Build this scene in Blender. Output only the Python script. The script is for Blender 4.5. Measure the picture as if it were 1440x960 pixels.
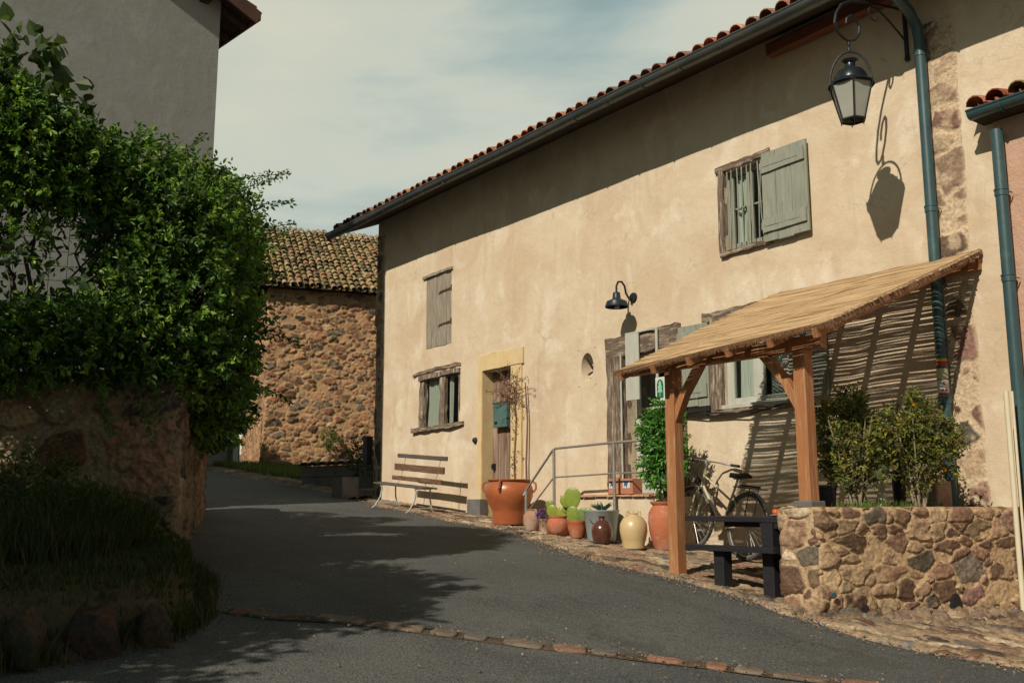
import bpy, math, random
import numpy as np
R=math.radians
for o in list(bpy.data.objects): bpy.data.objects.remove(o)
SC=bpy.context.scene
COL=SC.collection
# ------------------------------------------------------------------ camera, sky, sun, exposure
cd=bpy.data.cameras.new('camera'); cam=bpy.data.objects.new('camera',cd); COL.objects.link(cam)
cam.location=(0,-8.597,0); cam.rotation_euler=(R(90+9.383),0,R(53.84))
cd.sensor_width=36; cd.lens=35.1; cd.clip_end=2000; cd.clip_start=.05
SC.camera=cam
SC.view_settings.view_transform='Standard'; SC.view_settings.look='None'
SC.view_settings.exposure=.10; SC.view_settings.gamma=1
SUN=np.array([.36,-1,.8]); SUN=SUN/np.linalg.norm(SUN)
sl=bpy.data.lights.new('sun','SUN'); sl.energy=4.3; sl.angle=R(.5); sl.color=(1,.885,.735)
so=bpy.data.objects.new('sun',sl); COL.objects.link(so)
import mathutils
so.rotation_euler=mathutils.Vector(SUN).to_track_quat('Z','Y').to_euler()
so.location=(5,-20,20)
W=bpy.data.worlds.new('World'); SC.world=W; W.use_nodes=True
def build_world():
    nt=W.node_tree; N=nt.nodes; L=nt.links
    for n in list(N): N.remove(n)
    out=N.new('ShaderNodeOutputWorld')
    sky=N.new('ShaderNodeTexSky'); sky.sky_type='NISHITA'; sky.sun_disc=False
    sky.sun_elevation=math.asin(SUN[2]); sky.sun_rotation=math.atan2(SUN[0],SUN[1])
    b1=N.new('ShaderNodeBackground'); b1.inputs[1].default_value=.13
    L.new(sky.outputs[0],b1.inputs[0])
    tc=N.new('ShaderNodeTexCoord')
    mp=N.new('ShaderNodeMapping'); mp.inputs['Scale'].default_value=(1,1,3.2); mp.inputs['Location'].default_value=(.3,.1,.45)
    L.new(tc.outputs['Generated'],mp.inputs[0])
    nz=N.new('ShaderNodeTexNoise'); nz.inputs['Scale'].default_value=2.6; nz.inputs['Detail'].default_value=9; nz.inputs['Roughness'].default_value=.55
    nz.inputs['Distortion'].default_value=.25
    L.new(mp.outputs[0],nz.inputs['Vector'])
    # soft openings in the cloud deck
    def spot(d,pw,gain):
        d=np.array(d,float); d/=np.linalg.norm(d)
        v=N.new('ShaderNodeVectorMath'); v.operation='DOT_PRODUCT'; v.inputs[1].default_value=tuple(d)
        L.new(tc.outputs['Generated'],v.inputs[0])
        m=N.new('ShaderNodeMath'); m.operation='POWER'; m.inputs[1].default_value=pw; m.use_clamp=True
        mx=N.new('ShaderNodeMath'); mx.operation='MAXIMUM'; mx.inputs[1].default_value=0
        L.new(v.outputs['Value'],mx.inputs[0]); L.new(mx.outputs[0],m.inputs[0])
        g=N.new('ShaderNodeMath'); g.operation='MULTIPLY'; g.inputs[1].default_value=gain
        L.new(m.outputs[0],g.inputs[0]); return g.outputs[0]
    acc=None
    for d,pw,g in SPOTS:
        s=spot(d,pw,g)
        if acc is None: acc=s
        else:
            a=N.new('ShaderNodeMath'); a.operation='ADD'; L.new(acc,a.inputs[0]); L.new(s,a.inputs[1]); acc=a.outputs[0]
    a=N.new('ShaderNodeMath'); a.operation='ADD'; L.new(nz.outputs[0],a.inputs[0]); L.new(acc,a.inputs[1])
    ramp=N.new('ShaderNodeValToRGB'); e=ramp.color_ramp.elements
    e[0].position=.36; e[0].color=(.66,.64,.50,1)
    e[1].position=.95; e[1].color=(.15,.27,.29,1)
    x=e.new(.60); x.color=(.56,.59,.49,1)
    x=e.new(.76); x.color=(.36,.45,.42,1)
    L.new(a.outputs[0],ramp.inputs[0])
    # unseen overhead cloud dimmed to keep the fill light low
    sx=N.new('ShaderNodeSeparateXYZ'); L.new(tc.outputs['Generated'],sx.inputs[0])
    mr=N.new('ShaderNodeMapRange'); mr.inputs[1].default_value=.46; mr.inputs[2].default_value=.84; mr.inputs[3].default_value=.98; mr.inputs[4].default_value=.20
    L.new(sx.outputs[2],mr.inputs[0])
    # cloud bright in view; unseen sky behind the camera dimmed to deepen shade
    dv=N.new('ShaderNodeVectorMath'); dv.operation='DOT_PRODUCT'; dv.inputs[1].default_value=(-.807,.59,0); L.new(tc.outputs['Generated'],dv.inputs[0])
    m2=N.new('ShaderNodeMapRange'); m2.interpolation_type='SMOOTHSTEP'; m2.inputs[1].default_value=-.6; m2.inputs[2].default_value=.55; m2.inputs[3].default_value=.45; m2.inputs[4].default_value=1; L.new(dv.outputs['Value'],m2.inputs[0])
    mm=N.new('ShaderNodeMath'); mm.operation='MULTIPLY'; L.new(mr.outputs[0],mm.inputs[0]); L.new(m2.outputs[0],mm.inputs[1])
    b2=N.new('ShaderNodeBackground'); bl=N.new('ShaderNodeMix'); bl.data_type='RGBA'; bl.blend_type='MULTIPLY'; bl.inputs[7].default_value=(.68,.84,.90,1); L.new(ramp.outputs[0],bl.inputs[6])
    m3=N.new('ShaderNodeMapRange'); m3.inputs[1].default_value=.50; m3.inputs[2].default_value=.8; L.new(sx.outputs[2],m3.inputs[0])
    m4=N.new('ShaderNodeMapRange'); m4.inputs[1].default_value=.35; m4.inputs[2].default_value=-.4; L.new(dv.outputs['Value'],m4.inputs[0])
    m5=N.new('ShaderNodeMath'); m5.operation='MAXIMUM'; L.new(m3.outputs[0],m5.inputs[0]); L.new(m4.outputs[0],m5.inputs[1]); L.new(m5.outputs[0],bl.inputs[0])  # tints the overhead and rear sky blue to cool the shadows
    L.new(bl.outputs[2],b2.inputs[0]); L.new(mm.outputs[0],b2.inputs[1])
    mx=N.new('ShaderNodeMixShader'); mx.inputs[0].default_value=.92
    L.new(b1.outputs[0],mx.inputs[1]); L.new(b2.outputs[0],mx.inputs[2]); L.new(mx.outputs[0],out.inputs[0])
SPOTS=[((-.843,.775,.62),260,.25),((-1.02,.30,.48),500,.26),((-.97,.50,.335),110,.15)]
build_world()

# ------------------------------------------------------------------ noise
def _lat(ix,iy,seed):
    h=(ix*374761393+iy*668265263+seed*974634777)&0xffffffff
    h=((h^(h>>13))*1274126177)&0xffffffff
    h=h^(h>>16)
    return (h&0xffffff)/float(0xffffff)
def vnoise(x,y,seed=0):
    x=np.asarray(x,float); y=np.asarray(y,float)
    ix=np.floor(x).astype(np.int64); iy=np.floor(y).astype(np.int64)
    fx=x-ix; fy=y-iy; fx=fx*fx*(3-2*fx); fy=fy*fy*(3-2*fy)
    a=_lat(ix,iy,seed); b=_lat(ix+1,iy,seed); c=_lat(ix,iy+1,seed); d=_lat(ix+1,iy+1,seed)
    return (a*(1-fx)+b*fx)*(1-fy)+(c*(1-fx)+d*fx)*fy
def fbm(x,y,seed=0,octv=4,rough=.5):
    s=0;a=1;t=0
    for i in range(octv):
        s=s+a*vnoise(np.asarray(x)*2**i+i*17.3,np.asarray(y)*2**i-i*9.1,seed+i); t+=a; a*=rough
    return s/t
def sstep(a,b,x):
    t=np.clip((x-a)/(b-a),0,1); return t*t*(3-2*t)
# ------------------------------------------------------------------ materials
def mat(name,c1,c2=None,scale=5,rough=.85,bump=.2,bscale=40,attr=False,metal=0,stretch=(1,1,1),spec=.3,detail=6,c3=None,s3=1.2,t3=(.5,.7),coat=0,wear=None,bdist=.01):
    m=bpy.data.materials.new(name); m.use_nodes=True; nt=m.node_tree; N=nt.nodes; L=nt.links
    b=N['Principled BSDF']; b.inputs['Roughness'].default_value=rough; b.inputs['Metallic'].default_value=metal
    b.inputs['Specular IOR Level'].default_value=spec; b.inputs['Coat Weight'].default_value=coat
    tc=N.new('ShaderNodeTexCoord'); mp=N.new('ShaderNodeMapping'); mp.inputs['Scale'].default_value=stretch
    L.new(tc.outputs['Object'],mp.inputs[0])
    nz=N.new('ShaderNodeTexNoise'); nz.inputs['Scale'].default_value=scale; nz.inputs['Detail'].default_value=detail; nz.inputs['Roughness'].default_value=.62
    L.new(mp.outputs[0],nz.inputs['Vector'])
    rp=N.new('ShaderNodeValToRGB'); rp.color_ramp.elements[0].position=.3; rp.color_ramp.elements[1].position=.7
    c2=c2 or tuple(v*.7 for v in c1)
    if attr:
        rp.color_ramp.elements[0].color=(.55,.55,.55,1); rp.color_ramp.elements[1].color=(1.28,1.28,1.28,1)
    else:
        rp.color_ramp.elements[0].color=(*c1,1); rp.color_ramp.elements[1].color=(*c2,1)
    L.new(nz.outputs[0],rp.inputs[0]); col=rp.outputs[0]
    if attr:
        at=N.new('ShaderNodeAttribute'); at.attribute_name='Col'
        mx=N.new('ShaderNodeMix'); mx.data_type='RGBA'; mx.blend_type='MULTIPLY'; mx.inputs[0].default_value=1
        L.new(at.outputs['Color'],mx.inputs[6]); L.new(col,mx.inputs[7]); col=mx.outputs[2]
    if c3:
        n3=N.new('ShaderNodeTexNoise'); n3.inputs['Scale'].default_value=s3; n3.inputs['Detail'].default_value=7; n3.inputs['Roughness'].default_value=.65
        L.new(mp.outputs[0],n3.inputs['Vector'])
        r3=N.new('ShaderNodeMapRange'); r3.inputs[1].default_value=t3[0]; r3.inputs[2].default_value=t3[1]; L.new(n3.outputs[0],r3.inputs[0])
        mx=N.new('ShaderNodeMix'); mx.data_type='RGBA'; L.new(r3.outputs[0],mx.inputs[0]); L.new(col,mx.inputs[6]); mx.inputs[7].default_value=(*c3,1); col=mx.outputs[2]
    L.new(col,b.inputs['Base Color'])
    if bump:
        nb=N.new('ShaderNodeTexNoise'); nb.inputs['Scale'].default_value=bscale; nb.inputs['Detail'].default_value=6; nb.inputs['Roughness'].default_value=.65
        L.new(mp.outputs[0],nb.inputs['Vector'])
        bp=N.new('ShaderNodeBump'); bp.inputs['Strength'].default_value=bump; bp.inputs['Distance'].default_value=bdist
        L.new(nb.outputs[0],bp.inputs['Height']); L.new(bp.outputs[0],b.inputs['Normal'])
    return m
def leafmat(name,tr=.3,rough=.5):
    m=bpy.data.materials.new(name); m.use_nodes=True; nt=m.node_tree; N=nt.nodes; L=nt.links
    b=N['Principled BSDF']; b.inputs['Roughness'].default_value=rough; b.inputs['Specular IOR Level'].default_value=.35
    at=N.new('ShaderNodeAttribute'); at.attribute_name='Col'; L.new(at.outputs['Color'],b.inputs['Base Color'])
    t=N.new('ShaderNodeBsdfTranslucent')
    g=N.new('ShaderNodeMix'); g.data_type='RGBA'; g.blend_type='MULTIPLY'; g.inputs[0].default_value=1; g.inputs[7].default_value=(1.5,1.5,.6,1)
    L.new(at.outputs['Color'],g.inputs[6]); L.new(g.outputs[2],t.inputs[0])
    mx=N.new('ShaderNodeMixShader'); mx.inputs[0].default_value=tr
    L.new(b.outputs[0],mx.inputs[1]); L.new(t.outputs[0],mx.inputs[2]); L.new(mx.outputs[0],N['Material Output'].inputs[0])
    return m
def glassmat(name,tint=(.72,.78,.76)):
    m=bpy.data.materials.new(name); m.use_nodes=True; nt=m.node_tree; N=nt.nodes; L=nt.links
    for n in list(N):
        if n.type=='BSDF_PRINCIPLED': N.remove(n)
    t=N.new('ShaderNodeBsdfTransparent'); t.inputs[0].default_value=(*tint,1)
    g=N.new('ShaderNodeBsdfGlossy'); g.inputs['Roughness'].default_value=.03
    nz=N.new('ShaderNodeTexNoise'); nz.inputs['Scale'].default_value=6
    bp=N.new('ShaderNodeBump'); bp.inputs['Strength'].default_value=.05; L.new(nz.outputs[0],bp.inputs['Height']); L.new(bp.outputs[0],g.inputs['Normal'])
    f=N.new('ShaderNodeLayerWeight'); f.inputs[0].default_value=.5
    p5=N.new('ShaderNodeMath'); p5.operation='POWER'; p5.inputs[1].default_value=4; L.new(f.outputs['Facing'],p5.inputs[0])
    a=N.new('ShaderNodeMath'); a.operation='ADD'; a.inputs[1].default_value=.07; L.new(p5.outputs[0],a.inputs[0])
    mx=N.new('ShaderNodeMixShader'); L.new(a.outputs[0],mx.inputs[0]); L.new(t.outputs[0],mx.inputs[1]); L.new(g.outputs[0],mx.inputs[2])
    L.new(mx.outputs[0],N['Material Output'].inputs[0]); return m
def plastermat(name,base,warm,pale,dark,streak=.5,bump=.35):
    m=bpy.data.materials.new(name); m.use_nodes=True; nt=m.node_tree; N=nt.nodes; L=nt.links
    b=N['Principled BSDF']; b.inputs['Roughness'].default_value=.92; b.inputs['Specular IOR Level'].default_value=.15
    tc=N.new('ShaderNodeTexCoord')
    def noise(sc,st,det=6,ro=.6,dist=0):
        mp=N.new('ShaderNodeMapping'); mp.inputs['Scale'].default_value=st; L.new(tc.outputs['Object'],mp.inputs[0])
        n=N.new('ShaderNodeTexNoise'); n.inputs['Scale'].default_value=sc; n.inputs['Detail'].default_value=det; n.inputs['Roughness'].default_value=ro; n.inputs['Distortion'].default_value=dist
        L.new(mp.outputs[0],n.inputs['Vector']); return n.outputs[0]
    def mr(v,a,c,lo=0,hi=1):
        r=N.new('ShaderNodeMapRange'); r.inputs[1].default_value=a; r.inputs[2].default_value=c; r.inputs[3].default_value=lo; r.inputs[4].default_value=hi; r.interpolation_type='SMOOTHSTEP'
        L.new(v,r.inputs[0]); return r.outputs[0]
    def mix(f,a,c,t='MIX'):
        x=N.new('ShaderNodeMix'); x.data_type='RGBA'; x.blend_type=t
        if isinstance(f,float): x.inputs[0].default_value=f
        else: L.new(f,x.inputs[0])
        if isinstance(a,tuple): x.inputs[6].default_value=(*a,1)
        else: L.new(a,x.inputs[6])
        if isinstance(c,tuple): x.inputs[7].default_value=(*c,1)
        else: L.new(c,x.inputs[7])
        return x.outputs[2]
    c=mix(mr(noise(.9,(1,1,1.0),7,.68,.9),.42,.64,0,.75),base,warm)
    c=mix(mr(noise(1.7,(1,1,.8),7,.65,.5),.50,.66,0,.8),c,pale)
    c=mix(mr(noise(5,(1,1,.16),6,.6),.52,.78,0,streak),c,dark)
    c=mix(mr(noise(9,(1,1,1),8,.7),.35,.7,0,.28),c,warm)
    c=mix(mr(noise(60,(1,1,1),3,.6),.3,.75,0,.18),c,dark)
    c=mix(mr(noise(2.6,(1,1,1.3),9,.72,1.2),.60,.70,0,.55),c,tuple(v*.8 for v in warm))
    vo=N.new('ShaderNodeTexVoronoi'); vo.feature='DISTANCE_TO_EDGE'; vo.inputs['Scale'].default_value=.9
    nd=N.new('ShaderNodeTexNoise'); nd.inputs['Scale'].default_value=3.5; nd.inputs['Detail'].default_value=5; L.new(tc.outputs['Object'],nd.inputs['Vector'])
    va=N.new('ShaderNodeMix'); va.data_type='RGBA'; va.blend_type='LINEAR_LIGHT'; va.inputs[0].default_value=.35; L.new(tc.outputs['Object'],va.inputs[6]); L.new(nd.outputs['Color'],va.inputs[7]); L.new(va.outputs[2],vo.inputs['Vector'])
    ck=mr(vo.outputs['Distance'],.010,.0,0,1); gate=mr(noise(.8,(1,1,1),3),.52,.60)
    cm=N.new('ShaderNodeMath'); cm.operation='MULTIPLY'; L.new(ck,cm.inputs[0]); L.new(gate,cm.inputs[1])
    c2_=N.new('ShaderNodeMath'); c2_.operation='MULTIPLY'; c2_.inputs[1].default_value=.3; L.new(cm.outputs[0],c2_.inputs[0])
    c=mix(c2_.outputs[0],c,tuple(v*.6 for v in dark))
    L.new(c,b.inputs['Base Color'])
    n1=noise(7,(1,1,1),8,.6); n2=noise(55,(1,1,1),4,.6)
    ad=N.new('ShaderNodeMath'); ad.operation='MULTIPLY_ADD'; ad.inputs[1].default_value=.25; L.new(n2,ad.inputs[0]); L.new(n1,ad.inputs[2])
    bp=N.new('ShaderNodeBump'); bp.inputs['Strength'].default_value=bump; bp.inputs['Distance'].default_value=.03
    L.new(ad.outputs[0],bp.inputs['Height']); L.new(bp.outputs[0],b.inputs['Normal'])
    return m
M={}
M['plaster']=plastermat('cream_lime_plaster',(.605,.52,.385),(.52,.40,.275),(.69,.625,.50),(.42,.325,.23),.55)
M['greyplaster']=plastermat('grey_plaster',(.29,.30,.285),(.27,.265,.24),(.34,.345,.33),(.21,.215,.21),.5,.2)
M['pinkplaster']=plastermat('pink_roughcast',(.50,.33,.245),(.46,.29,.2),(.54,.38,.29),(.33,.21,.15),.3,.9)
M['ochre']=mat('ochre_stone',(.56,.41,.19),(.62,.50,.30),scale=4,bump=.3,c3=(.5,.38,.24),s3=2.5,t3=(.5,.75))
M['stone']=mat('masonry',(1,1,1),attr=True,scale=32,rough=.95,bump=1,bscale=45,spec=.12,detail=8)
M['asphalt']=None
M['oldwood']=mat('weathered_oak',(.23,.17,.125),(.085,.06,.045),scale=4,rough=.9,bump=1,bscale=12,bdist=.02,stretch=(7,7,.7),c3=(.42,.36,.28),s3=5,t3=(.50,.62))
M['oldwoodh']=mat('weathered_oak_lintel',(.23,.17,.125),(.08,.06,.045),scale=4,rough=.9,bump=1,bscale=12,bdist=.02,stretch=(.7,7,7),c3=(.40,.33,.25),s3=5,t3=(.50,.62))
M['greywood']=mat('bleached_boards',(.38,.34,.275),(.20,.17,.13),scale=8,rough=.9,bump=.9,bscale=16,stretch=(7,7,.5),c3=(.12,.10,.08),s3=9,t3=(.58,.70),bdist=.02)
M['doorwood']=mat('brown_door_boards',(.24,.15,.10),(.10,.062,.045),scale=7,rough=.85,bump=.8,bscale=20,stretch=(7,7,.4),c3=(.33,.255,.20),s3=3,t3=(.46,.60))
M['shutter']=mat('sage_green_paint',(.29,.30,.245),(.20,.22,.18),scale=5,rough=.75,bump=.4,bscale=30,stretch=(6,6,.6),c3=(.15,.14,.11),s3=8,t3=(.61,.68))
M['whitepaint']=mat('pale_door_paint',(.46,.47,.41),(.36,.38,.33),scale=5,rough=.6,bump=.15,bscale=30,stretch=(3,1,.6))
M['iron']=mat('dark_iron',(.035,.04,.045),(.02,.022,.026),scale=20,rough=.5,bump=.2,metal=.4)
M['zinc']=mat('zinc_gutter',(.14,.155,.15),(.08,.095,.10),scale=6,rough=.42,bump=.15,metal=.6,stretch=(.4,1,1))
M['teal']=mat('teal_painted_pipe',(.038,.085,.092),(.028,.062,.07),scale=5,rough=.38,bump=.08,bscale=20,spec=.5,c3=(.075,.135,.135),s3=4,t3=(.55,.8))
M['tile']=mat('clay_roof_tile',(1,1,1),attr=True,scale=12,rough=.9,bump=.5,bscale=40,spec=.15)
M['eave']=mat('dark_eave_wood',(.05,.035,.027),(.03,.02,.016),scale=8,rough=.9,bump=.3)
M['orangewood']=mat('orange_pine_post',(.37,.16,.065),(.24,.10,.042),scale=5,rough=.6,bump=.25,bscale=30,stretch=(7,7,.5),c3=(.42,.23,.12),s3=5,t3=(.48,.62))
M['reed']=mat('dry_reed',(.47,.33,.17),(.33,.215,.105),attr=True,scale=7,rough=.7,bump=.2,bscale=60,stretch=(.25,18,18),c3=(.58,.44,.25),s3=8,t3=(.5,.7))
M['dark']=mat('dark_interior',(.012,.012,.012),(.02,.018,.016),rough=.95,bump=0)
M['curtain']=mat('pale_curtain',(.62,.64,.56),(.50,.53,.46),scale=14,stretch=(8,1,.2),rough=.9,bump=.6,bscale=14)
M['glass']=glassmat('window_glass'); M['glassd']=glassmat('dark_window_glass',(.66,.71,.68))
M['glaze']=mat('glazed_terracotta',(.40,.125,.045),(.29,.085,.032),scale=4,rough=.36,bump=.08,bscale=8,spec=.5,c3=(.24,.09,.04),s3=5,t3=(.62,.8))
M['terra']=mat('matt_terracotta',(.44,.15,.075),(.34,.105,.05),scale=5,rough=.75,bump=.3,bscale=40,c3=(.46,.31,.23),s3=6,t3=(.52,.75))
M['terradull']=mat('old_terracotta',(.38,.22,.15),(.28,.15,.10),scale=7,rough=.9,bump=.3,c3=(.45,.38,.30),s3=5,t3=(.45,.7))
M['creamglaze']=mat('cream_glaze',(.55,.43,.235),(.46,.34,.17),scale=3,rough=.35,bump=.08,spec=.5,c3=(.40,.27,.12),s3=5,t3=(.6,.8))
M['brownglaze']=mat('dark_brown_glaze',(.10,.035,.022),(.065,.024,.017),scale=4,rough=.22,bump=.05,spec=.6,coat=.3)
M['bucket']=mat('blue_grey_galvanised',(.36,.43,.43),(.27,.33,.34),scale=6,rough=.55,bump=.1,metal=.25,stretch=(1,1,.3),c3=(.38,.40,.38),s3=4,t3=(.5,.8))
M['railmetal']=mat('dull_grey_rail',(.30,.28,.25),(.22,.20,.18),scale=14,rough=.55,bump=.15,metal=.3,c3=(.22,.12,.07),s3=9,t3=(.58,.7))
M['blackwood']=mat('black_stained_wood',(.022,.022,.026),(.014,.014,.017),scale=7,rough=.55,bump=.3,bscale=30,stretch=(.6,5,5))
M['benchwood']=mat('brown_bench_slat',(.17,.095,.055),(.10,.055,.035),scale=8,rough=.7,bump=.4,stretch=(.6,6,6),c3=(.25,.17,.11),s3=7,t3=(.52,.7))
M['benchseat']=mat('greyed_bench_seat',(.12,.10,.08),(.07,.06,.05),scale=8,rough=.75,bump=.4,stretch=(.6,6,6))
M['benchmetal']=mat('pale_grey_bench_iron',(.42,.46,.44),(.30,.33,.32),scale=14,rough=.5,bump=.1)
M['concrete']=mat('grey_concrete',(.20,.20,.19),(.13,.13,.125),scale=6,rough=.95,bump=.5)
M['plinth']=mat('slate_grey_plinth',(.16,.16,.155),(.10,.10,.10),scale=5,rough=.9,bump=.5)
M['leaf']=leafmat('leaf'); M['leafg']=leafmat('glossy_leaf',.22,.35)
M['bark']=mat('bark',(.09,.07,.05),(.05,.04,.03),scale=14,bump=.6)
M['palebark']=mat('pale_stem',(.30,.25,.18),(.2,.16,.11),scale=14,bump=.4)
M['soil']=mat('dark_soil',(.05,.035,.025),(.03,.02,.015),scale=12,bump=.8)
M['boxgreen']=mat('mailbox_green',(.085,.16,.145),(.06,.12,.11),scale=6,rough=.5,bump=.1)
M['bike']=mat('champagne_bicycle_paint',(.58,.52,.36),(.5,.45,.31),rough=.35,bump=0,metal=.1,spec=.5)
M['chrome']=mat('worn_chrome',(.42,.43,.41),(.28,.28,.27),rough=.35,bump=.05,metal=.5)
M['rubber']=mat('black_rubber',(.02,.02,.02),(.03,.03,.03),rough=.7,bump=.1)
M['tyre']=mat('tyre',(.09,.09,.085),(.06,.06,.055),rough=.8,bump=.1)
M['conduit']=mat('ivory_plastic_tube',(.62,.57,.42),(.55,.50,.37),rough=.5,bump=.05)
M['navy']=mat('dark_blue_lamp_enamel',(.02,.03,.042),(.015,.022,.03),rough=.4,bump=.05)
M['frost']=mat('frosted_lantern_glass',(.33,.34,.29),(.28,.29,.25),rough=.45,bump=.05,spec=.5)
M['grass']=leafmat('grass',.25,.6)
def flat(name,c,rough=.6): return mat(name,c,tuple(v*.9 for v in c),rough=rough,bump=.03)
# ------------------------------------------------------------------ mesh builder
def V(*a): return np.array(a,float)
class MB:
    def __init__(s): s.v=[];s.f=[];s.c=[];s.n=0
    def add(s,v,f,c=None):
        v=np.asarray(v,float).reshape(-1,3); s.v.append(v)
        s.f+= [tuple(int(i)+s.n for i in q) for q in f]
        s.c.append(np.tile(np.array(c if c is not None else (1,1,1),float),(len(v),1)) if (c is None or np.ndim(c)==1) else np.asarray(c,float))
        s.n+=len(v); return s
    def box(s,x0,x1,y0,y1,z0,z1,c=None):
        v=[(x,y,z) for x in (x0,x1) for y in (y0,y1) for z in (z0,z1)]
        return s.add(v,[(0,1,3,2),(4,6,7,5),(0,4,5,1),(2,3,7,6),(0,2,6,4),(1,5,7,3)],c)
    def beam(s,p0,p1,w,h,up=(0,0,1),amp=0,segs=1,seed=0,ch=.12,c=None,taper=1,bow=0):
        p0=np.array(p0,float);p1=np.array(p1,float); d=p1-p0; L=np.linalg.norm(d); d/=L
        up=np.array(up,float); a=np.cross(d,up); a/=np.linalg.norm(a); b=np.cross(a,d)
        k=min(w,h)*ch/2
        prof=[(-w/2+k,-h/2),(w/2-k,-h/2),(w/2,-h/2+k),(w/2,h/2-k),(w/2-k,h/2),(-w/2+k,h/2),(-w/2,h/2-k),(-w/2,-h/2+k)]
        rng=np.random.RandomState(seed+7); vs=[]
        off=rng.uniform(-1,1,(segs+1,2))*amp*.7
        for i in range(segs+1):
            t=i/segs; q=p0+d*L*t; sc=1+(taper-1)*t
            if 0<i<segs and segs>1: q=q+d*rng.uniform(-.15,.15)*L/segs
            j=rng.uniform(-1,1,(8,2))*amp
            for (x,y),(jx,jy) in zip(prof,j):
                vs.append(q+a*(x*sc+jx+off[i,0])+b*(y*sc+jy+off[i,1]+bow*math.sin(math.pi*t)))
        f=[]
        for i in range(segs):
            for k2 in range(8):
                f.append((i*8+k2,i*8+(k2+1)%8,(i+1)*8+(k2+1)%8,(i+1)*8+k2))
        f.append(tuple(range(7,-1,-1))); f.append(tuple(segs*8+k2 for k2 in range(8)))
        return s.add(vs,f,c)
    def tube(s,pts,r,n=8,c=None,close=False,cap=True):
        P=[np.array(p,float) for p in pts]; m=len(P)
        rr=r if isinstance(r,(list,tuple,np.ndarray)) else [r]*m
        vs=[];ref=None
        for i in range(m):
            if close: d=P[(i+1)%m]-P[i-1]
            else: d=P[min(i+1,m-1)]-P[max(i-1,0)]
            d=d/(np.linalg.norm(d)+1e-12)
            if ref is None:
                ref=np.array((0,0,1.)) if abs(d[2])<.9 else np.array((1.,0,0))
            a=ref-d*(ref@d); a/=np.linalg.norm(a)+1e-12; ref=a; b=np.cross(d,a)
            for k in range(n):
                t=2*math.pi*k/n; vs.append(P[i]+(a*math.cos(t)+b*math.sin(t))*rr[i])
        f=[]
        for i in range(m if close else m-1):
            j=(i+1)%m
            for k in range(n): f.append((i*n+k,i*n+(k+1)%n,j*n+(k+1)%n,j*n+k))
        if cap and not close: f.append(tuple(range(n-1,-1,-1))); f.append(tuple((m-1)*n+k for k in range(n)))
        return s.add(vs,f,c)
    def lathe(s,o,prof,n=32,c=None,ax=None,cap=False,jit=0,seed=0):
        o=np.array(o,float); vs=[]; m=len(prof); rng=np.random.RandomState(seed)
        if ax is None: A,B,Z=V(1,0,0),V(0,1,0),V(0,0,1)
        else:
            Z=np.array(ax,float); Z/=np.linalg.norm(Z); A=np.cross(Z,V(.3,.2,1)) ; A/=np.linalg.norm(A); B=np.cross(Z,A)
        for (r,z) in prof:
            for k in range(n):
                t=2*math.pi*k/n; rr=r*(1+jit*math.sin(2*t+seed))
                vs.append(o+A*rr*math.cos(t)+B*rr*math.sin(t)+Z*z)
        f=[]
        for i in range(m-1):
            for k in range(n): f.append((i*n+k,i*n+(k+1)%n,(i+1)*n+(k+1)%n,(i+1)*n+k))
        if cap: f.append(tuple(range(n-1,-1,-1))); f.append(tuple((m-1)*n+k for k in range(n)))
        return s.add(vs,f,c)
    def grid(s,X,Y,Z,c=None,mask=None):
        nu,nv=X.shape; v=np.stack([X,Y,Z],-1).reshape(-1,3)
        idx=np.arange(nu*nv).reshape(nu,nv)
        q=np.stack([idx[:-1,:-1],idx[1:,:-1],idx[1:,1:],idx[:-1,1:]],-1).reshape(-1,4)
        if mask is not None: q=q[mask.reshape(-1)]
        return s.add(v,q.tolist(),None if c is None else np.asarray(c).reshape(-1,3) if np.ndim(c)>1 else c)
def tag(o,label=None,cat=None,group=None,kind=None):
    if label: o['label']=label
    if cat: o['category']=cat
    if group: o['group']=group
    if kind: o['kind']=kind
    return o
ORG={}
def obj(name,mb,material,parent=None,smooth=False,bevel=0,local=False,origin=None,angle=35,label=None):
    v=np.concatenate(mb.v)
    if parent is not None: off=ORG[parent.name] if not local else V(0,0,0)
    elif origin is not None: off=np.array(origin,float)
    else: off=V(v[:,0].mean(),v[:,1].mean(),v[:,2].min())
    me=bpy.data.meshes.new(name); me.from_pydata((v-off).tolist(),[],mb.f); me.update()
    ca=me.color_attributes.new('Col','FLOAT_COLOR','POINT')
    cc=np.concatenate(mb.c); cc=np.concatenate([cc,np.ones((len(cc),1))],1)
    ca.data.foreach_set('color',cc.astype(np.float32).reshape(-1))
    o=bpy.data.objects.new(name,me); COL.objects.link(o)
    me.materials.append(material)
    if smooth:
        me.polygons.foreach_set('use_smooth',[True]*len(me.polygons))
        if angle<180:
            try: me.set_sharp_from_angle(angle=R(angle))
            except Exception: pass
    if parent is not None: o.parent=parent; ORG[o.name]=off
    else: o.location=off; ORG[o.name]=off
    if bevel:
        b=o.modifiers.new('bevel','BEVEL'); b.width=bevel; b.segments=2; b.limit_method='ANGLE'
    if label: o['label']=label
    return o
def empty(name,loc,label,cat,group=None,rot=(0,0,0)):
    o=bpy.data.objects.new(name,None); COL.objects.link(o); o.location=loc; o.rotation_euler=rot; o.empty_display_size=.2
    ORG[o.name]=np.array(loc,float); return tag(o,label,cat,group)
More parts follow.
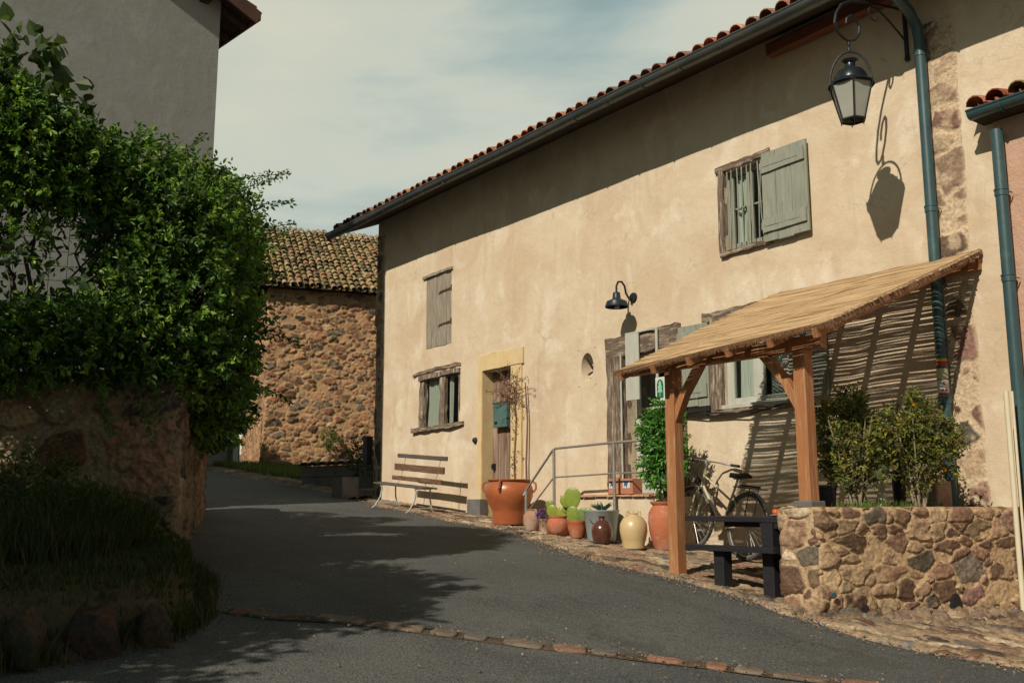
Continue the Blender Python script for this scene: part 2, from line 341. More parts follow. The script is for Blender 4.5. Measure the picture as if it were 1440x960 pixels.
# ------------------------------------------------------------------ ground
_kx=np.array([-200,-60,-40,-33,-28,-24,-20,-15.8,-12.3,-9,-6.55,-5.3,-4.2,-3,0,5,15,40,200.])
_kz=np.array([6,3.2,1.9,1.45,1.12,.78,.47,.11,-.17,-.41,-.61,-.76,-.92,-1.02,-1.30,-1.7,-2.4,-3.4,-5])
_tx=np.linspace(-60,40,4001); _tz=np.interp(_tx,_kx,_kz); _k=np.hanning(61); _k/=_k.sum()
_tz=np.convolve(np.pad(_tz,30,'edge'),_k,'valid')
def G(x,y=0):
    x=np.asarray(x,float); return np.where((x<-59)|(x>39),np.interp(x,_kx,_kz),np.interp(x,_tx,_tz))
def gz(x,y=0): return float(G(x,y))
def asphalt(name):
    m=bpy.data.materials.new(name); m.use_nodes=True; nt=m.node_tree; N=nt.nodes; L=nt.links
    b=N['Principled BSDF']; b.inputs['Roughness'].default_value=.82; b.inputs['Specular IOR Level'].default_value=.22
    tc=N.new('ShaderNodeTexCoord')
    def ns(sc,det=5,st=(1,1,1)):
        mp=N.new('ShaderNodeMapping'); mp.inputs['Scale'].default_value=st; L.new(tc.outputs['Object'],mp.inputs[0])
        n=N.new('ShaderNodeTexNoise'); n.inputs['Scale'].default_value=sc; n.inputs['Detail'].default_value=det; n.inputs['Roughness'].default_value=.65; L.new(mp.outputs[0],n.inputs['Vector']); return n.outputs[0]
    def mix(f,a,c):
        x=N.new('ShaderNodeMix'); x.data_type='RGBA'; L.new(f,x.inputs[0])
        if isinstance(a,tuple): x.inputs[6].default_value=(*a,1)
        else: L.new(a,x.inputs[6])
        x.inputs[7].default_value=(*c,1); return x.outputs[2]
    def mr(v,a,c,lo=0,hi=1):
        r=N.new('ShaderNodeMapRange'); r.inputs[1].default_value=a; r.inputs[2].default_value=c; r.inputs[3].default_value=lo; r.inputs[4].default_value=hi; L.new(v,r.inputs[0]); return r.outputs[0]
    c=mix(mr(ns(.55,7),.38,.64),(.072,.082,.086),(.118,.126,.120))
    c=mix(mr(ns(2.2,7,(.25,1,1)),.5,.72,0,.6),c,(.040,.043,.045))
    c=mix(mr(ns(60,3),.52,.62,0,.9),c,(.17,.165,.145))
    c=mix(mr(ns(110,2),.53,.62,0,.95),c,(.018,.018,.02))
    c=mix(mr(ns(1.1,4,(1,1,1)),.60,.63,0,.35),c,(.045,.047,.048))
    v=N.new('ShaderNodeTexVoronoi'); v.inputs['Scale'].default_value=17; L.new(tc.outputs['Object'],v.inputs['Vector'])
    c=mix(mr(v.outputs['Distance'],.11,.05,0,1),c,(.24,.21,.15))
    v2=N.new('ShaderNodeTexVoronoi'); v2.feature='DISTANCE_TO_EDGE'; v2.inputs['Scale'].default_value=.45
    nd=N.new('ShaderNodeTexNoise'); nd.inputs['Scale'].default_value=2.5; nd.inputs['Detail'].default_value=6; L.new(tc.outputs['Object'],nd.inputs['Vector'])
    va=N.new('ShaderNodeMix'); va.data_type='RGBA'; va.blend_type='LINEAR_LIGHT'; va.inputs[0].default_value=.5; L.new(tc.outputs['Object'],va.inputs[6]); L.new(nd.outputs['Color'],va.inputs[7]); L.new(va.outputs[2],v2.inputs['Vector'])
    c=mix(mr(v2.outputs['Distance'],.006,.001,0,.35),c,(.018,.018,.018))
    L.new(c,b.inputs['Base Color'])
    bp=N.new('ShaderNodeBump'); bp.inputs['Strength'].default_value=.8; bp.inputs['Distance'].default_value=.014
    L.new(ns(70,4),bp.inputs['Height']); L.new(bp.outputs[0],b.inputs['Normal'])
    return m
M['asphalt']=asphalt('worn_asphalt')
gx=np.unique(np.round(np.concatenate([np.linspace(-200,-60,8),np.linspace(-60,-34,27),np.linspace(-34,8,211),np.linspace(8,60,27),np.linspace(60,200,8)]),3))
gy=np.unique(np.round(np.concatenate([np.linspace(-150,-16,14),np.linspace(-16,12,57),np.linspace(12,150,14)]),3))
X,Y=np.meshgrid(gx,gy,indexing='ij'); mb=MB(); mb.grid(X,Y,G(X)-.03)
tag(obj('ground',mb,mat('dry_earth',(.16,.13,.09),(.09,.09,.05),scale=2,bump=.5),smooth=True,origin=(0,0,0)),kind='structure')
gx=np.linspace(-40,8,241); gy=np.linspace(-14,8,89)
X,Y=np.meshgrid(gx,gy,indexing='ij'); mb=MB(); mb.grid(X,Y,G(X)+.006*(fbm(X*1.2,Y*1.2,5)-.5)*2)
tag(obj('road',mb,M['asphalt'],smooth=True,origin=(0,0,0)),kind='structure')
# ------------------------------------------------------------------ masonry height fields
def voro(u,v,w,h,seed,warp=.22,jit=.46,wt=.42):
    wu=u+(fbm(u/w*1.3,v/h*1.3,seed+50,3)-.5)*w*warp*2; wv=v+(fbm(u/w*1.3,v/h*1.3,seed+90,3)-.5)*h*warp*2
    U=wu/w; Vv=wv/h; j0=np.floor(Vv).astype(np.int64)
    F1=np.full(u.shape,9.);F2=np.full(u.shape,9.);I=np.zeros(u.shape,np.int64);J=np.zeros(u.shape,np.int64)
    for dj in (-1,0,1):
        j=j0+dj; sh=np.where(j%2==0,0,.5); i0=np.floor(U-sh).astype(np.int64)
        for di in (-1,0,1):
            i=i0+di
            sx=i+.5+sh+(_lat(i,j,seed)-.5)*2*jit; sy=j+.5+(_lat(i,j,seed+1)-.5)*2*jit*.75
            d=np.sqrt((U-sx)**2+((Vv-sy)*.95)**2)-(_lat(i,j,seed+2)-.5)*wt
            c1=d<F1; F2=np.where(c1,F1,np.minimum(F2,d)); I=np.where(c1,i,I);J=np.where(c1,j,J); F1=np.where(c1,d,F1)
    return F2-F1,I,J
def stonefield(u,v,w,h,seed,pal,mortar,relief,t=(.05,.16),rough=.012,warp=.22,mvar=.25,flatc=0):
    e,I,J=voro(u,v,w,h,seed,warp,wt=.75)
    e=e+(fbm(u*2.6/w,v*2.6/h,seed+3,5,.6)-.5)*.26
    t0=t[0]+_lat(I,J,seed+5)*t[1]*(1.0)
    m=sstep(t0,t0+.07,e)
    keep=_lat(I,J,seed+6)>.06; m=m*keep
    tl=(_lat(I,J,seed+20)-.5)*1.2; hh=relief*(.25+.75*_lat(I,J,seed+7))*m*(1+tl*(((v/h)%1.0)-.5)*.6)*(1-.15*(1-np.clip(e*1.4,0,1)))
    tx=(_lat(I,J,seed+10)-.5)*.25; 
    hh=hh+m*(fbm(u*16,v*16,seed+8,5,.6)-.5)*rough*2.4+(1-m)*(fbm(u*24,v*24,seed+9,4,.6)-.5)*rough*1.3
    pal=np.array(pal); k=(_lat(I,J,seed+11)*len(pal)).astype(int)%len(pal)
    c=pal[k]*(.50+.85*_lat(I,J,seed+12))[...,None]
    c=c*(.45+1.1*fbm(u*3.2/w,v*3.2/h,seed+13,6,.7))[...,None]
    mo=np.array(mortar)*(1-mvar+2*mvar*fbm(u*3,v*3,seed+14,5,.6))[...,None]
    # smeared mortar over parts of the stones
    sm=sstep(.56,.66,fbm(u*5,v*5,seed+15,4))*.7
    mm=(m*(1-sm))[...,None]
    return hh,c*mm+mo*(1-mm)
def stonewall(name,p0,p1,zb,zt,w,h,pal,mortar,relief,seed,res,thick,parent=None,material=None,batter=0,topn=.02,t=(.05,.16),warp=.22,rough=.012,endcap=True,flip=1,zbf=None,label=None):
    p0=np.array(p0,float);p1=np.array(p1,float); d=p1-p0; L=np.linalg.norm(d); d/=L; n=np.array((d[1],-d[0]))*flip
    nu=max(3,int(L/res)); nv=max(3,int((zt-zb)/res))
    u=np.linspace(0,L,nu); v=np.linspace(zb,zt,nv); U,Vv=np.meshgrid(u,v,indexing='ij')
    hh,c=stonefield(U,Vv,w,h,seed,pal,mortar,relief,t,rough,warp)
    top=np.clip((Vv-zb)/(zt-zb),0,1)
    hh=hh-batter*top
    if topn: Zz=Vv+(fbm(U*4,Vv*0,seed+30,4)-.5)*topn*2*top
    else: Zz=Vv
    if endcap:
        # round the arrises
        rr=.02; ed=np.minimum(U,L-U); hh=hh-rr*(1-sstep(0,.03,ed)); hh=hh-rr*(1-sstep(0,.03,zt-Vv))
    PX=p0[0]+d[0]*U+n[0]*hh; PY=p0[1]+d[1]*U+n[1]*hh
    mb=MB()
    # skirt: back top and ends
    def ext(a,b,k): return a
    X=PX;Y=PY;Z=Zz;C=c
    tx=X[:,-1:]-n[0]*thick; ty=Y[:,-1:]-n[1]*thick
    steps=[.25,.5,.75,1]
    for q in steps:
        X=np.concatenate([X,PX[:,-1:]-n[0]*thick*q],1);Y=np.concatenate([Y,PY[:,-1:]-n[1]*thick*q],1)
        zz=Zz[:,-1:]+(fbm(U[:,-1:]*9,q*3+0*U[:,-1:],seed+33,3)-.5)*.03
        Z=np.concatenate([Z,zz],1);C=np.concatenate([C,c[:,-2:-1]],1)
    for side in (0,-1):
        ex=[];ey=[];ez=[];ec=[]
        for q in (.25,.5,.75,1):
            ex.append(np.concatenate([PX[side]-n[0]*thick*q,X[side,nv:]*0+PX[side,-1]-n[0]*thick*q]));ey.append(np.concatenate([PY[side]-n[1]*thick*q,X[side,nv:]*0+PY[side,-1]-n[1]*thick*q]));ez.append(Z[side].copy());ec.append(C[side])
        ex=np.array(ex);ey=np.array(ey);ez=np.array(ez);ec=np.array(ec)
        if side==0:
            X=np.concatenate([ex[::-1],X]);Y=np.concatenate([ey[::-1],Y]);Z=np.concatenate([ez[::-1],Z]);C=np.concatenate([ec[::-1],C])
        else:
            X=np.concatenate([X,ex]);Y=np.concatenate([Y,ey]);Z=np.concatenate([Z,ez]);C=np.concatenate([C,ec])
    mb.grid(X,Y,Z,C)
    return obj(name,mb,material or M['stone'],parent,smooth=True,angle=180,label=label)
PAL_LOW=[(.25,.155,.10),(.20,.125,.085),(.30,.20,.125),(.33,.215,.14),(.40,.29,.18),(.16,.10,.07),(.15,.125,.095),(.30,.185,.125),(.25,.15,.10),(.36,.25,.16),(.18,.11,.09)]
PAL_BARN=[(.34,.18,.10),(.38,.23,.12),(.26,.13,.08),(.17,.13,.095),(.40,.27,.15),(.33,.16,.09),(.22,.13,.08),(.13,.11,.085),(.36,.21,.12)]
PAL_LEFT=[(.26,.15,.10),(.18,.11,.085),(.22,.18,.12),(.11,.10,.09),(.30,.19,.12),(.33,.24,.15)]
MORT=(.40,.285,.17)
# ------------------------------------------------------------------ roof tiles
def tiles(mb,x0,x1,y0,z0,slope,depth,sp,ori,pal,seed,course=.36,r=None,sag=0,lift=.04,jit=.012):
    """canal tiles; ori=(origin xy, dir along eave, dir up slope) horizontal unit vectors"""
    rng=np.random.RandomState(seed); n=int((x1-x0)/sp); r=r or sp*.42; pal=np.array(pal)
    o,e,b=[np.array(q,float) for q in ori]; cs=1/math.sqrt(1+slope*slope); nc=int(depth/cs/course)+1
    K=7
    for i in range(n):
        xc=x0+(i+.5)*sp
        for cov in (0,1):
            jx=rng.uniform(-1,1)*jit
            for j in range(nc):
                s0=j*course; s1=s0+course+.05
                c=pal[rng.randint(len(pal))]*rng.uniform(.75,1.2)
                dx=jx+rng.uniform(-1,1)*jit*.6; xx=xc+(sp/2 if cov==0 else 0)+dx
                ds=rng.uniform(-.02,.02)*(1+jit*60); lz0=rng.uniform(-.5,.5)*jit
                rings=[]
                for (s,rr,lz) in ((s0+ds,r,lift),(s1+ds,r*.86,.0)):
                    for k in range(K):
                        t=math.pi*k/(K-1); q=xx-math.cos(t)*rr; hh=(math.sin(t)*rr*1.0+.01) if cov else (-math.sin(t)*rr*.75+.035-.02)
                        hz=hh+lz
                        sl=s
                        hz=hz+lz0; hor=sl*cs-hz*slope*cs; ver=sl*slope*cs+hz*cs
                        P=o+e*q+b*hor; rings.append((P[0],P[1],z0+ver+sag*math.sin(q*.7+seed)*.5))
                vs=np.array(rings)
                # thickness lip at the front
                lip=vs[:K].copy(); lip[:,2]-= .012
                f=[(k,k+1,K+k+1,K+k) for k in range(K-1)]+[(k,2*K+k,2*K+k+1,k+1) for k in range(K-1)]
                mb.add(np.concatenate([vs,lip]),f,c)
PAL_TILE=[(.42,.17,.10),(.36,.14,.085),(.46,.24,.15),(.30,.13,.09),(.38,.20,.13),(.24,.15,.11)]
PAL_TBARN=[(.30,.21,.11),(.28,.22,.10),(.33,.24,.13),(.22,.18,.085),(.33,.19,.10),(.16,.12,.07),(.31,.26,.13),(.12,.10,.06)]
# ------------------------------------------------------------------ main house
HX0,HX1=-15.95,-3.0
house=empty('old_house',(-10,0,gz(-10)),'long cream plastered old house with clay tile roof, sage shutters and timber window frames','house')
HOLES=[(-14.21,-13.43,2.61,3.80),(-14.36,-13.17,1.28,2.15),(-12.49,-11.76,-.4,2.03),(-9.29,-8.5,.15,1.86),(-7.66,-6.78,1.11,2.1),(-7.57,-6.95,2.89,3.85),(-10.24,-9.88,1.58,2.08)]
DEP=[.07,.2,.22,.22,.12,.14,.16]
def facade():
    xs=set(np.round(np.arange(HX0,HX1,.07),3).tolist()+[HX1]); zs=set(np.round(np.arange(-1.3,5.25,.07),3).tolist())
    ex=[];ez=[]
    for a,b,c,d in HOLES: ex+=[a,b];ez+=[c,d]
    xs=sorted([x for x in xs if min(abs(x-e) for e in ex)>.018]+list(set(ex))); zs=sorted([z for z in zs if min(abs(z-e) for e in ez)>.018]+list(set(ez)))
    xs=np.array(xs);zs=np.array(zs); X,Z=np.meshgrid(xs,zs,indexing='ij')
    Y=-.030*(fbm(X*.45,Z*.45,11,3)-.5)-.016*(fbm(X*2.1,Z*2.1,12,3)-.5)
    Y=Y-.05*sstep(.4,-.6,Z-G(X)-.1)*0
    cx=(X[:-1,:-1]+X[1:,1:])/2;cz=(Z[:-1,:-1]+Z[1:,1:])/2; m=np.ones(cx.shape,bool)
    for a,b,c,d in HOLES: m&=~((cx>a)&(cx<b)&(cz>c)&(cz<d))
    mb=MB(); mb.grid(X,Y,Z,None,m)
    # reveals and dark backs
    for (a,b,c,d),dp in list(zip(HOLES,DEP))[:6]:
        y0=-.025
        def fy(x,z): return float(-.030*(fbm(x*.45,z*.45,11,3)-.5)-.016*(fbm(x*2.1,z*2.1,12,3)-.5))
        q=[(a,c),(b,c),(b,d),(a,d)]
        fr=[(x,fy(x,z)-.004,z) for x,z in q]; bk=[(x,dp+.3,z) for x,z in q]
        mb.add(fr+bk,[(i,(i+1)%4,4+(i+1)%4,4+i) for i in range(4)])
    # oval niche
    a,b,c,d=HOLES[6]; n=48; cxx,czz=(a+b)/2,(c+d)/2; vo=[];vi=[];vb=[]
    for k in range(n):
        t=2*math.pi*k/n; ct,st=math.cos(t),math.sin(t); s=min((b-a)/2/max(abs(ct),1e-6),(d-c)/2/max(abs(st),1e-6))
        x,z=cxx+ct*s,czz+st*s; vo.append((x,fy(x,z),z)); vi.append((cxx+.125*ct,fy(cxx,czz)+.004,czz+.195*st)); vb.append((cxx+.10*ct,.16,czz+.16*st))
    vs=vo+vi+vb
    f=[(k,(k+1)%n,n+(k+1)%n,n+k) for k in range(n)]+[(n+k,n+(k+1)%n,2*n+(k+1)%n,2*n+k) for k in range(n)]+[tuple(2*n+k for k in range(n))]
    mb.add(vs,f)
    # gable ends and back
    mb.add([(HX1,-.0,-2),(HX1,8,-2),(HX1,8,5.0),(HX1,4,6.95),(HX1,0,5.2)],[(0,1,2,3,4)])
    mb.add([(HX0,-.0,-2),(HX0,8,-2),(HX0,8,5.0),(HX0,4,6.95),(HX0,0,5.2)],[(4,3,2,1,0)])
    mb.add([(HX0,8,-2),(HX1,8,-2),(HX1,8,5.0),(HX0,8,5.0)],[(0,1,2,3)])
    obj('wall',mb,M['plaster'],house,smooth=True,angle=40)
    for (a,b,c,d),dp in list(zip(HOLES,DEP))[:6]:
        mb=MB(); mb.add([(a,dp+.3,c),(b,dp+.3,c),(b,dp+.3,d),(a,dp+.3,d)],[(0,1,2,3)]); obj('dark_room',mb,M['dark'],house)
facade()
# corner stones (left end) and exposed quoin stones on the right
def quoins(x0,x1,z0,z1,w,h,seed,pal,mort,proud=.006,relief=.02):
    res=.012; u=np.arange(x0,x1+res,res); v=np.arange(z0,z1+res,res*1.2); U,Vv=np.meshgrid(u,v,indexing='ij')
    hh,c=stonefield(U-x0,Vv,w,h,seed,pal,mort,relief,(.10,.2),.008,.25,.15)
    ed=np.minimum(U-x0,x1-U)+(fbm(Vv*3,U*2,seed+60,3)-.5)*.06
    k=sstep(-.01,.05,ed)
    pl=np.array((.58,.46,.31))*(.85+.3*fbm(U*3,Vv*3,seed+61,4))[...,None]
    c=c*k[...,None]+pl*(1-k[...,None])
    Y=-.03*(fbm(U*.45,Vv*.45,11,3)-.5)-.016*(fbm(U*2.1,Vv*2.1,12,3)-.5)-proud-hh*k+.012*(1-k)
    mb=MB(); mb.grid(U,Y,Vv,c); return obj('quoin',mb,M['stone'],house,smooth=True,angle=180)
quoins(-4.98,-4.66,.0,4.6,.30,.27,21,[(.24,.17,.12),(.30,.22,.15),(.16,.15,.13),(.36,.27,.18),(.22,.13,.10)],(.55,.43,.29))
quoins(-15.97,-15.66,.0,4.9,.30,.30,22,[(.22,.15,.11),(.28,.19,.13),(.16,.13,.11),(.13,.12,.12)],(.42,.32,.22),relief=.035)
# roof
mb=MB(); tiles(mb,-16.35,-2.7,-.74,4.965,.42,4.9,.2,((0,-.74),(1,0),(0,1)),PAL_TILE,3)
obj('roof_tiles',mb,M['tile'],house,smooth=True,angle=50)
mb=MB(); s=.42
for (ya,yb) in ((-.72,4.1),):
    mb.add([(-16.3,ya,4.93),(-2.75,ya,4.93),(-2.75,yb,4.93+(yb-ya)*s),(-16.3,yb,4.93+(yb-ya)*s),(-16.3,ya,4.90),(-2.75,ya,4.90),(-2.75,yb,4.90+(yb-ya)*s),(-16.3,yb,4.90+(yb-ya)*s)],[(0,1,2,3),(7,6,5,4),(0,4,5,1),(1,5,6,2),(3,2,6,7),(0,3,7,4)])
mb.add([(-16.3,4.1,6.95),(-2.75,4.1,6.95),(-2.75,8.8,4.95),(-16.3,8.8,4.95)],[(0,1,2,3)])
obj('eave_boards',mb,M['eave'],house)
mb=MB(); mb.beam((-6.75,-.11,5.0),(-4.7,-.11,5.01),.13,.13,amp=.006,segs=8,seed=5)
obj('eave_beam',mb,mat('red_brown_beam',(.22,.085,.045),(.14,.055,.03),scale=6,rough=.7,stretch=(.5,4,4)),house)
def gutter(x0,x1,y,z,r,parent,m,seed=0,step=1.0):
    mb=MB(); n=12; xs=np.arange(x0,x1,.5).tolist()+[x1]; vs=[];f=[]
    for x in xs:
        dz=.008*math.sin(x*1.3+seed)
        for rr in (r,r-.006):
            for k in range(n+1):
                t=math.pi*k/n; vs.append((x,y-math.cos(t)*rr,z+dz-math.sin(t)*rr))
    w=2*(n+1)
    for i in range(len(xs)-1):
        for k in range(n):
            a=i*w+k; f.append((a,a+1,a+w+1,a+w)); a+=n+1; f.append((a,a+w,a+w+1,a+1))
    for e in (0,len(xs)-1): f.append(tuple(e*w+k for k in range(n+1)))
    mb.add(vs,f)
    mb.tube([(x,y-r,z+.008*math.sin(x*1.3+seed)+.004) for x in xs],.011,8)
    g=obj('gutter',mb,m,parent,smooth=True)
    x=x0+.3
    while x<x1-.1:
        b=MB(); b.tube([(x,y-math.cos(math.pi*k/12)*(r+.004),z-math.sin(math.pi*k/12)*(r+.004)) for k in range(13)],.006,6)
        obj('gutter_bracket',b,m,g,smooth=True); x+=step
gutter(-16.42,-2.75,-.78,4.94,.085,house,M['zinc'],step=.62)
def downpipe(parent,x,y,ztop,zbot,r,gy,gzz,collars,m,swan=True):
    mb=MB(); pts=[]
    if swan:
        pts=[(x,gy,gzz+.02),(x,gy+.05,gzz-.03),(x,gy+.3,gzz-.06),(x,y-.14,ztop+.24),(x,y-.03,ztop+.12),(x,y,ztop-.02)]
    else: pts=[(x,y,ztop)]
    k=8
    zs=np.linspace(pts[-1][2],zbot,k)[1:]
    pts+=[(x,y,z) for z in zs]
    mb.tube(pts,r,20); p=obj('downpipe',mb,m,parent,smooth=True)
    for z in collars:
        c=MB(); c.lathe((x,y,z),[(r,-.03),(r+.006,-.028),(r+.006,.02),(r+.011,.022),(r+.011,.034),(r,.036)],20)
        c.tube([(x-r-.012,y,z),(x-r-.012,y+.06,z)],.006,6); c.tube([(x+r+.012,y,z),(x+r+.012,y+.06,z)],.006,6)
        obj('pipe_collar',c,m,p,smooth=True)
    return p
p1=downpipe(house,-4.98,-.085,4.45,-.02,.052,-.78,4.86,[4.30,2.75,.95],M['teal'])
mb=MB(); mb.tube([(-5.045,-.03,1.2),(-5.045,-.03,.0)],.009,6); obj('cable',mb,M['conduit'],house,smooth=True)
# windows, doors, shutters ------------------------------------------------
def boards(mb,x0,x1,z0,z1,y,t,n,seed,rag=.02,gap=.004,zt=0):
    rng=np.random.RandomState(seed); ws=rng.uniform(.8,1.2,n); ws=ws/ws.sum()*(x1-x0); x=x0
    for w in ws:
        a=z0+rng.uniform(-rag,rag); b=z1+rng.uniform(-rag,rag)*.5
        mb.beam((x+w/2,y+rng.uniform(-.003,.003),a),(x+w/2,y,b),w-gap,t,up=(0,1,0),amp=.0015,segs=5,seed=seed+int(x*100)%97,ch=.15); x+=w
def curtain(mb,x0,x1,y,z0,z1):
    u=np.linspace(x0,x1,40); v=np.linspace(z0,z1,12); U,Vv=np.meshgrid(u,v,indexing='ij')
    mb.grid(U,y+.014*np.sin(U*95+Vv*2)+.008*np.sin(U*40+1.3+Vv*3),Vv)
# upper left plank shutter closed
mb=MB(); boards(mb,-14.20,-13.44,2.62,3.79,.02,.03,5,4,.03)
sh=obj('plank_shutter',mb,M['greywood'],house,label='bleached grey plank shutter')
for z in (3.50,2.95):
    h=MB(); h.beam((-13.80,-.004,z),(-13.43,-.006,z+.02),.008,.03,amp=.002,segs=4); h.tube([(-13.43,-.01,z-.03),(-13.43,-.01,z+.07)],.010,8); h.tube([(-13.82,-.008,z-.03),(-13.80,-.008,z)],.006,6)
    obj('strap_hinge',h,mat('rusty_iron',(.11,.055,.035),(.06,.035,.025),rough=.8),sh,smooth=True)
mb=MB(); mb.beam((-14.30,-.012,3.83),(-13.38,-.012,3.845),.05,.045,up=(0,0,1),amp=.006,segs=8,seed=3); obj('lintel',mb,M['greywood'],house)
# lower left window
w=MB()
w.beam((-14.32,.02,1.28),(-14.30,.02,2.12),.13,.07,up=(0,1,0),amp=.012,segs=8,seed=1); w.beam((-13.68,.02,1.28),(-13.66,.02,2.12),.145,.07,up=(0,1,0),amp=.010,segs=8,seed=2)
w.beam((-13.18,.03,1.28),(-13.18,.03,2.12),.05,.06,up=(0,1,0),amp=.004,segs=6,seed=2)
w.beam((-14.38,.02,2.12),(-13.15,.02,2.14),.12,.08,amp=.010,segs=8,seed=3)
win=obj('window',w,M['oldwood'],house,label='two-light window in rough worn timber')
mb=MB(); mb.beam((-14.58,-.01,1.245),(-13.02,-.01,1.285),.10,.07,amp=.012,segs=12,seed=5); obj('sill',mb,M['oldwoodh'],win)
mb=MB(); mb.beam((-14.60,.01,2.19),(-13.14,.01,2.235),.05,.05,amp=.010,segs=12,seed=6,bow=.02); obj('lintel',mb,M['oldwoodh'],win)
for a,b in ((-14.26,-13.74),(-13.60,-13.20)):
    mb=MB(); mb.add([(a,.065,1.28),(b,.065,1.28),(b,.065,2.10),(a,.065,2.10)],[(0,1,2,3)]); obj('pane',mb,M['glassd'],win)
    mb=MB(); curtain(mb,*((a,b-.05) if a<-14 else (a+.0,a+.09)),.10,1.28,2.10); obj('curtain',mb,M['curtain'],win,smooth=True,angle=180)
# brown door
mb=MB(); boards(mb,-12.49,-11.76,-.22,2.02,.19,.05,4,9,.006)
d=obj('front_door',mb,M['doorwood'],house,label='weathered brown plank door')
mb=MB(); mb.box(-12.45,-12.40,.12,.165,.55,.64); mb.tube([(-12.42,.12,.62),(-12.42,.09,.60),(-12.40,.09,.56)],.008,8); obj('door_handle',mb,M['iron'],d)
mb=MB()
mb.beam((-12.545,-.012,.11),(-12.545,-.012,2.06),.10,.06,up=(0,1,0),amp=.004,segs=10,seed=1); mb.beam((-11.62,-.012,-.2),(-11.62,-.012,2.04),.26,.05,up=(0,1,0),amp=.005,segs=10,seed=2)
mb.beam((-12.60,-.012,2.16),(-11.45,-.012,2.17),.05,.24,amp=.005,segs=8,seed=3)
mb.box(-12.494,-12.487,-.03,.2,-.2,2.02)
obj('door_surround',mb,M['ochre'],house,label='ochre stone door surround')
mb=MB(); mb.beam((-12.64,-.02,-.3),(-12.64,-.02,.11),.34,.12,up=(0,1,0),amp=.006,segs=3,seed=2); obj('plinth_block',mb,M['plinth'],house)
# bell pull
mb=MB(); mb.lathe((-12.70,-.02,1.0),[(0,-.03),(.03,-.03),(.045,-.01),(.045,.02)],20,ax=(0,1,0)); obj('doorbell',mb,M['iron'],house,smooth=True)
# grey glazed door in timber frame
mb=MB(); mb.beam((-9.44,-.02,.12),(-9.44,-.02,1.88),.30,.14,up=(0,1,0),amp=.010,segs=12,seed=1); mb.beam((-8.38,-.02,.12),(-8.38,-.02,1.88),.22,.12,up=(0,1,0),amp=.010,segs=12,seed=4)
fr=obj('door_frame',mb,M['oldwood'],house,label='rough grey oak door frame')
mb=MB(); mb.beam((-9.60,-.03,2.005),(-8.32,-.03,2.03),.13,.27,amp=.012,segs=14,seed=2); obj('lintel',mb,M['oldwoodh'],fr)
mb=MB()
for (a,b,c,dd) in ((-9.28,-9.18,.16,1.85),(-8.60,-8.51,.16,1.85),(-9.18,-8.60,.16,.62),(-9.18,-8.60,1.75,1.85),(-9.18,-8.60,1.20,1.225)): mb.box(a,b,.13,.17,c,dd)
mb.box(-9.10,-8.68,.122,.13,.24,.54)
gd=obj('glazed_door',mb,M['whitepaint'],house,bevel=.004,label='pale grey half-glazed door')
mb=MB(); mb.add([(-9.18,.15,.62),(-8.6,.15,.62),(-8.6,.15,1.75),(-9.18,.15,1.75)],[(0,1,2,3)]); obj('pane',mb,M['glassd'],gd)
mb=MB()
mb.box(-9.17,-8.93,-.135,-.115,1.30,2.13); mb.box(-9.17,-8.60,-.135,-.115,2.13,2.15); mb.box(-8.635,-8.60,-.135,-.115,1.4,2.13); mb.box(-9.30,-9.28,-.11,-.095,.2,1.9)
obj('screen_frame',mb,M['whitepaint'],house,bevel=.003,label='white upright board and thin screen frame before the lintel')
# terracotta threshold belongs to the landing; lower right window
mb=MB(); mb.beam((-7.75,-.01,1.08),(-7.75,-.01,2.12),.16,.12,up=(0,1,0),amp=.007,segs=8,seed=1); w2=obj('window',mb,M['oldwood'],house,label='pale green casement beside the timber post')
mb=MB(); mb.beam((-7.94,-.01,2.165),(-6.7,-.01,2.19),.08,.10,amp=.012,segs=12,seed=7); obj('lintel',mb,M['oldwoodh'],w2)
mb=MB(); mb.beam((-7.90,-.02,1.05),(-6.5,-.02,1.07),.09,.045,amp=.012,segs=12,seed=8); obj('sill',mb,M['oldwoodh'],w2)
mb=MB()
for a,b,c,dd in ((-7.66,-7.56,1.11,2.1),(-6.88,-6.78,1.11,2.1),(-7.56,-6.88,1.11,1.20),(-7.56,-6.88,2.02,2.1),(-7.28,-7.14,1.20,2.02)): mb.box(a,b,.035,.085,c,dd)
mb.box(-7.70,-6.74,-.06,.03,1.08,1.125)
obj('sash',mb,M['whitepaint'],w2,bevel=.004)
for a,b in ((-7.56,-7.28),(-7.14,-6.88)):
    mb=MB(); mb.add([(a,.058,1.2),(b,.058,1.2),(b,.058,2.02),(a,.058,2.02)],[(0,1,2,3)]); obj('pane',mb,M['glass'],w2)
    mb=MB(); curtain(mb,a+.05,b,.10,1.2,2.02); obj('curtain',mb,M['curtain'],w2,smooth=True,angle=180)
def batten_shutter(x0,x1,z0,z1,seed,y=-.05,label=None,parent=None):
    mb=MB(); boards(mb,x0,x1,z0,z1,y,.028,3,seed,.012,.005); s=obj('shutter',mb,M['shutter'],parent or house,label=label)
    for z in (z0+.17,z1-.15):
        b=MB(); b.beam((x0+.01,y-.026,z-.005),(x1-.02,y-.026,z+.01),.024,.15,amp=.003,segs=6,seed=seed+int(z*10)); obj('batten',b,M['shutter'],s)
        b=MB(); b.beam((x0+.03,y-.040,z),(x1-.1,y-.040,z),.005,.025); b.tube([(x0,y-.03,z-.04),(x0,y-.03,z+.04)],.011,8); obj('hinge',b,M['shutter'],s)
    return s
batten_shutter(-8.35,-7.85,1.14,2.11,31,label='sage green shutter folded back left of the casement')
batten_shutter(-6.72,-6.24,1.12,2.08,32,label='sage green shutter in the shade of the reed roof')
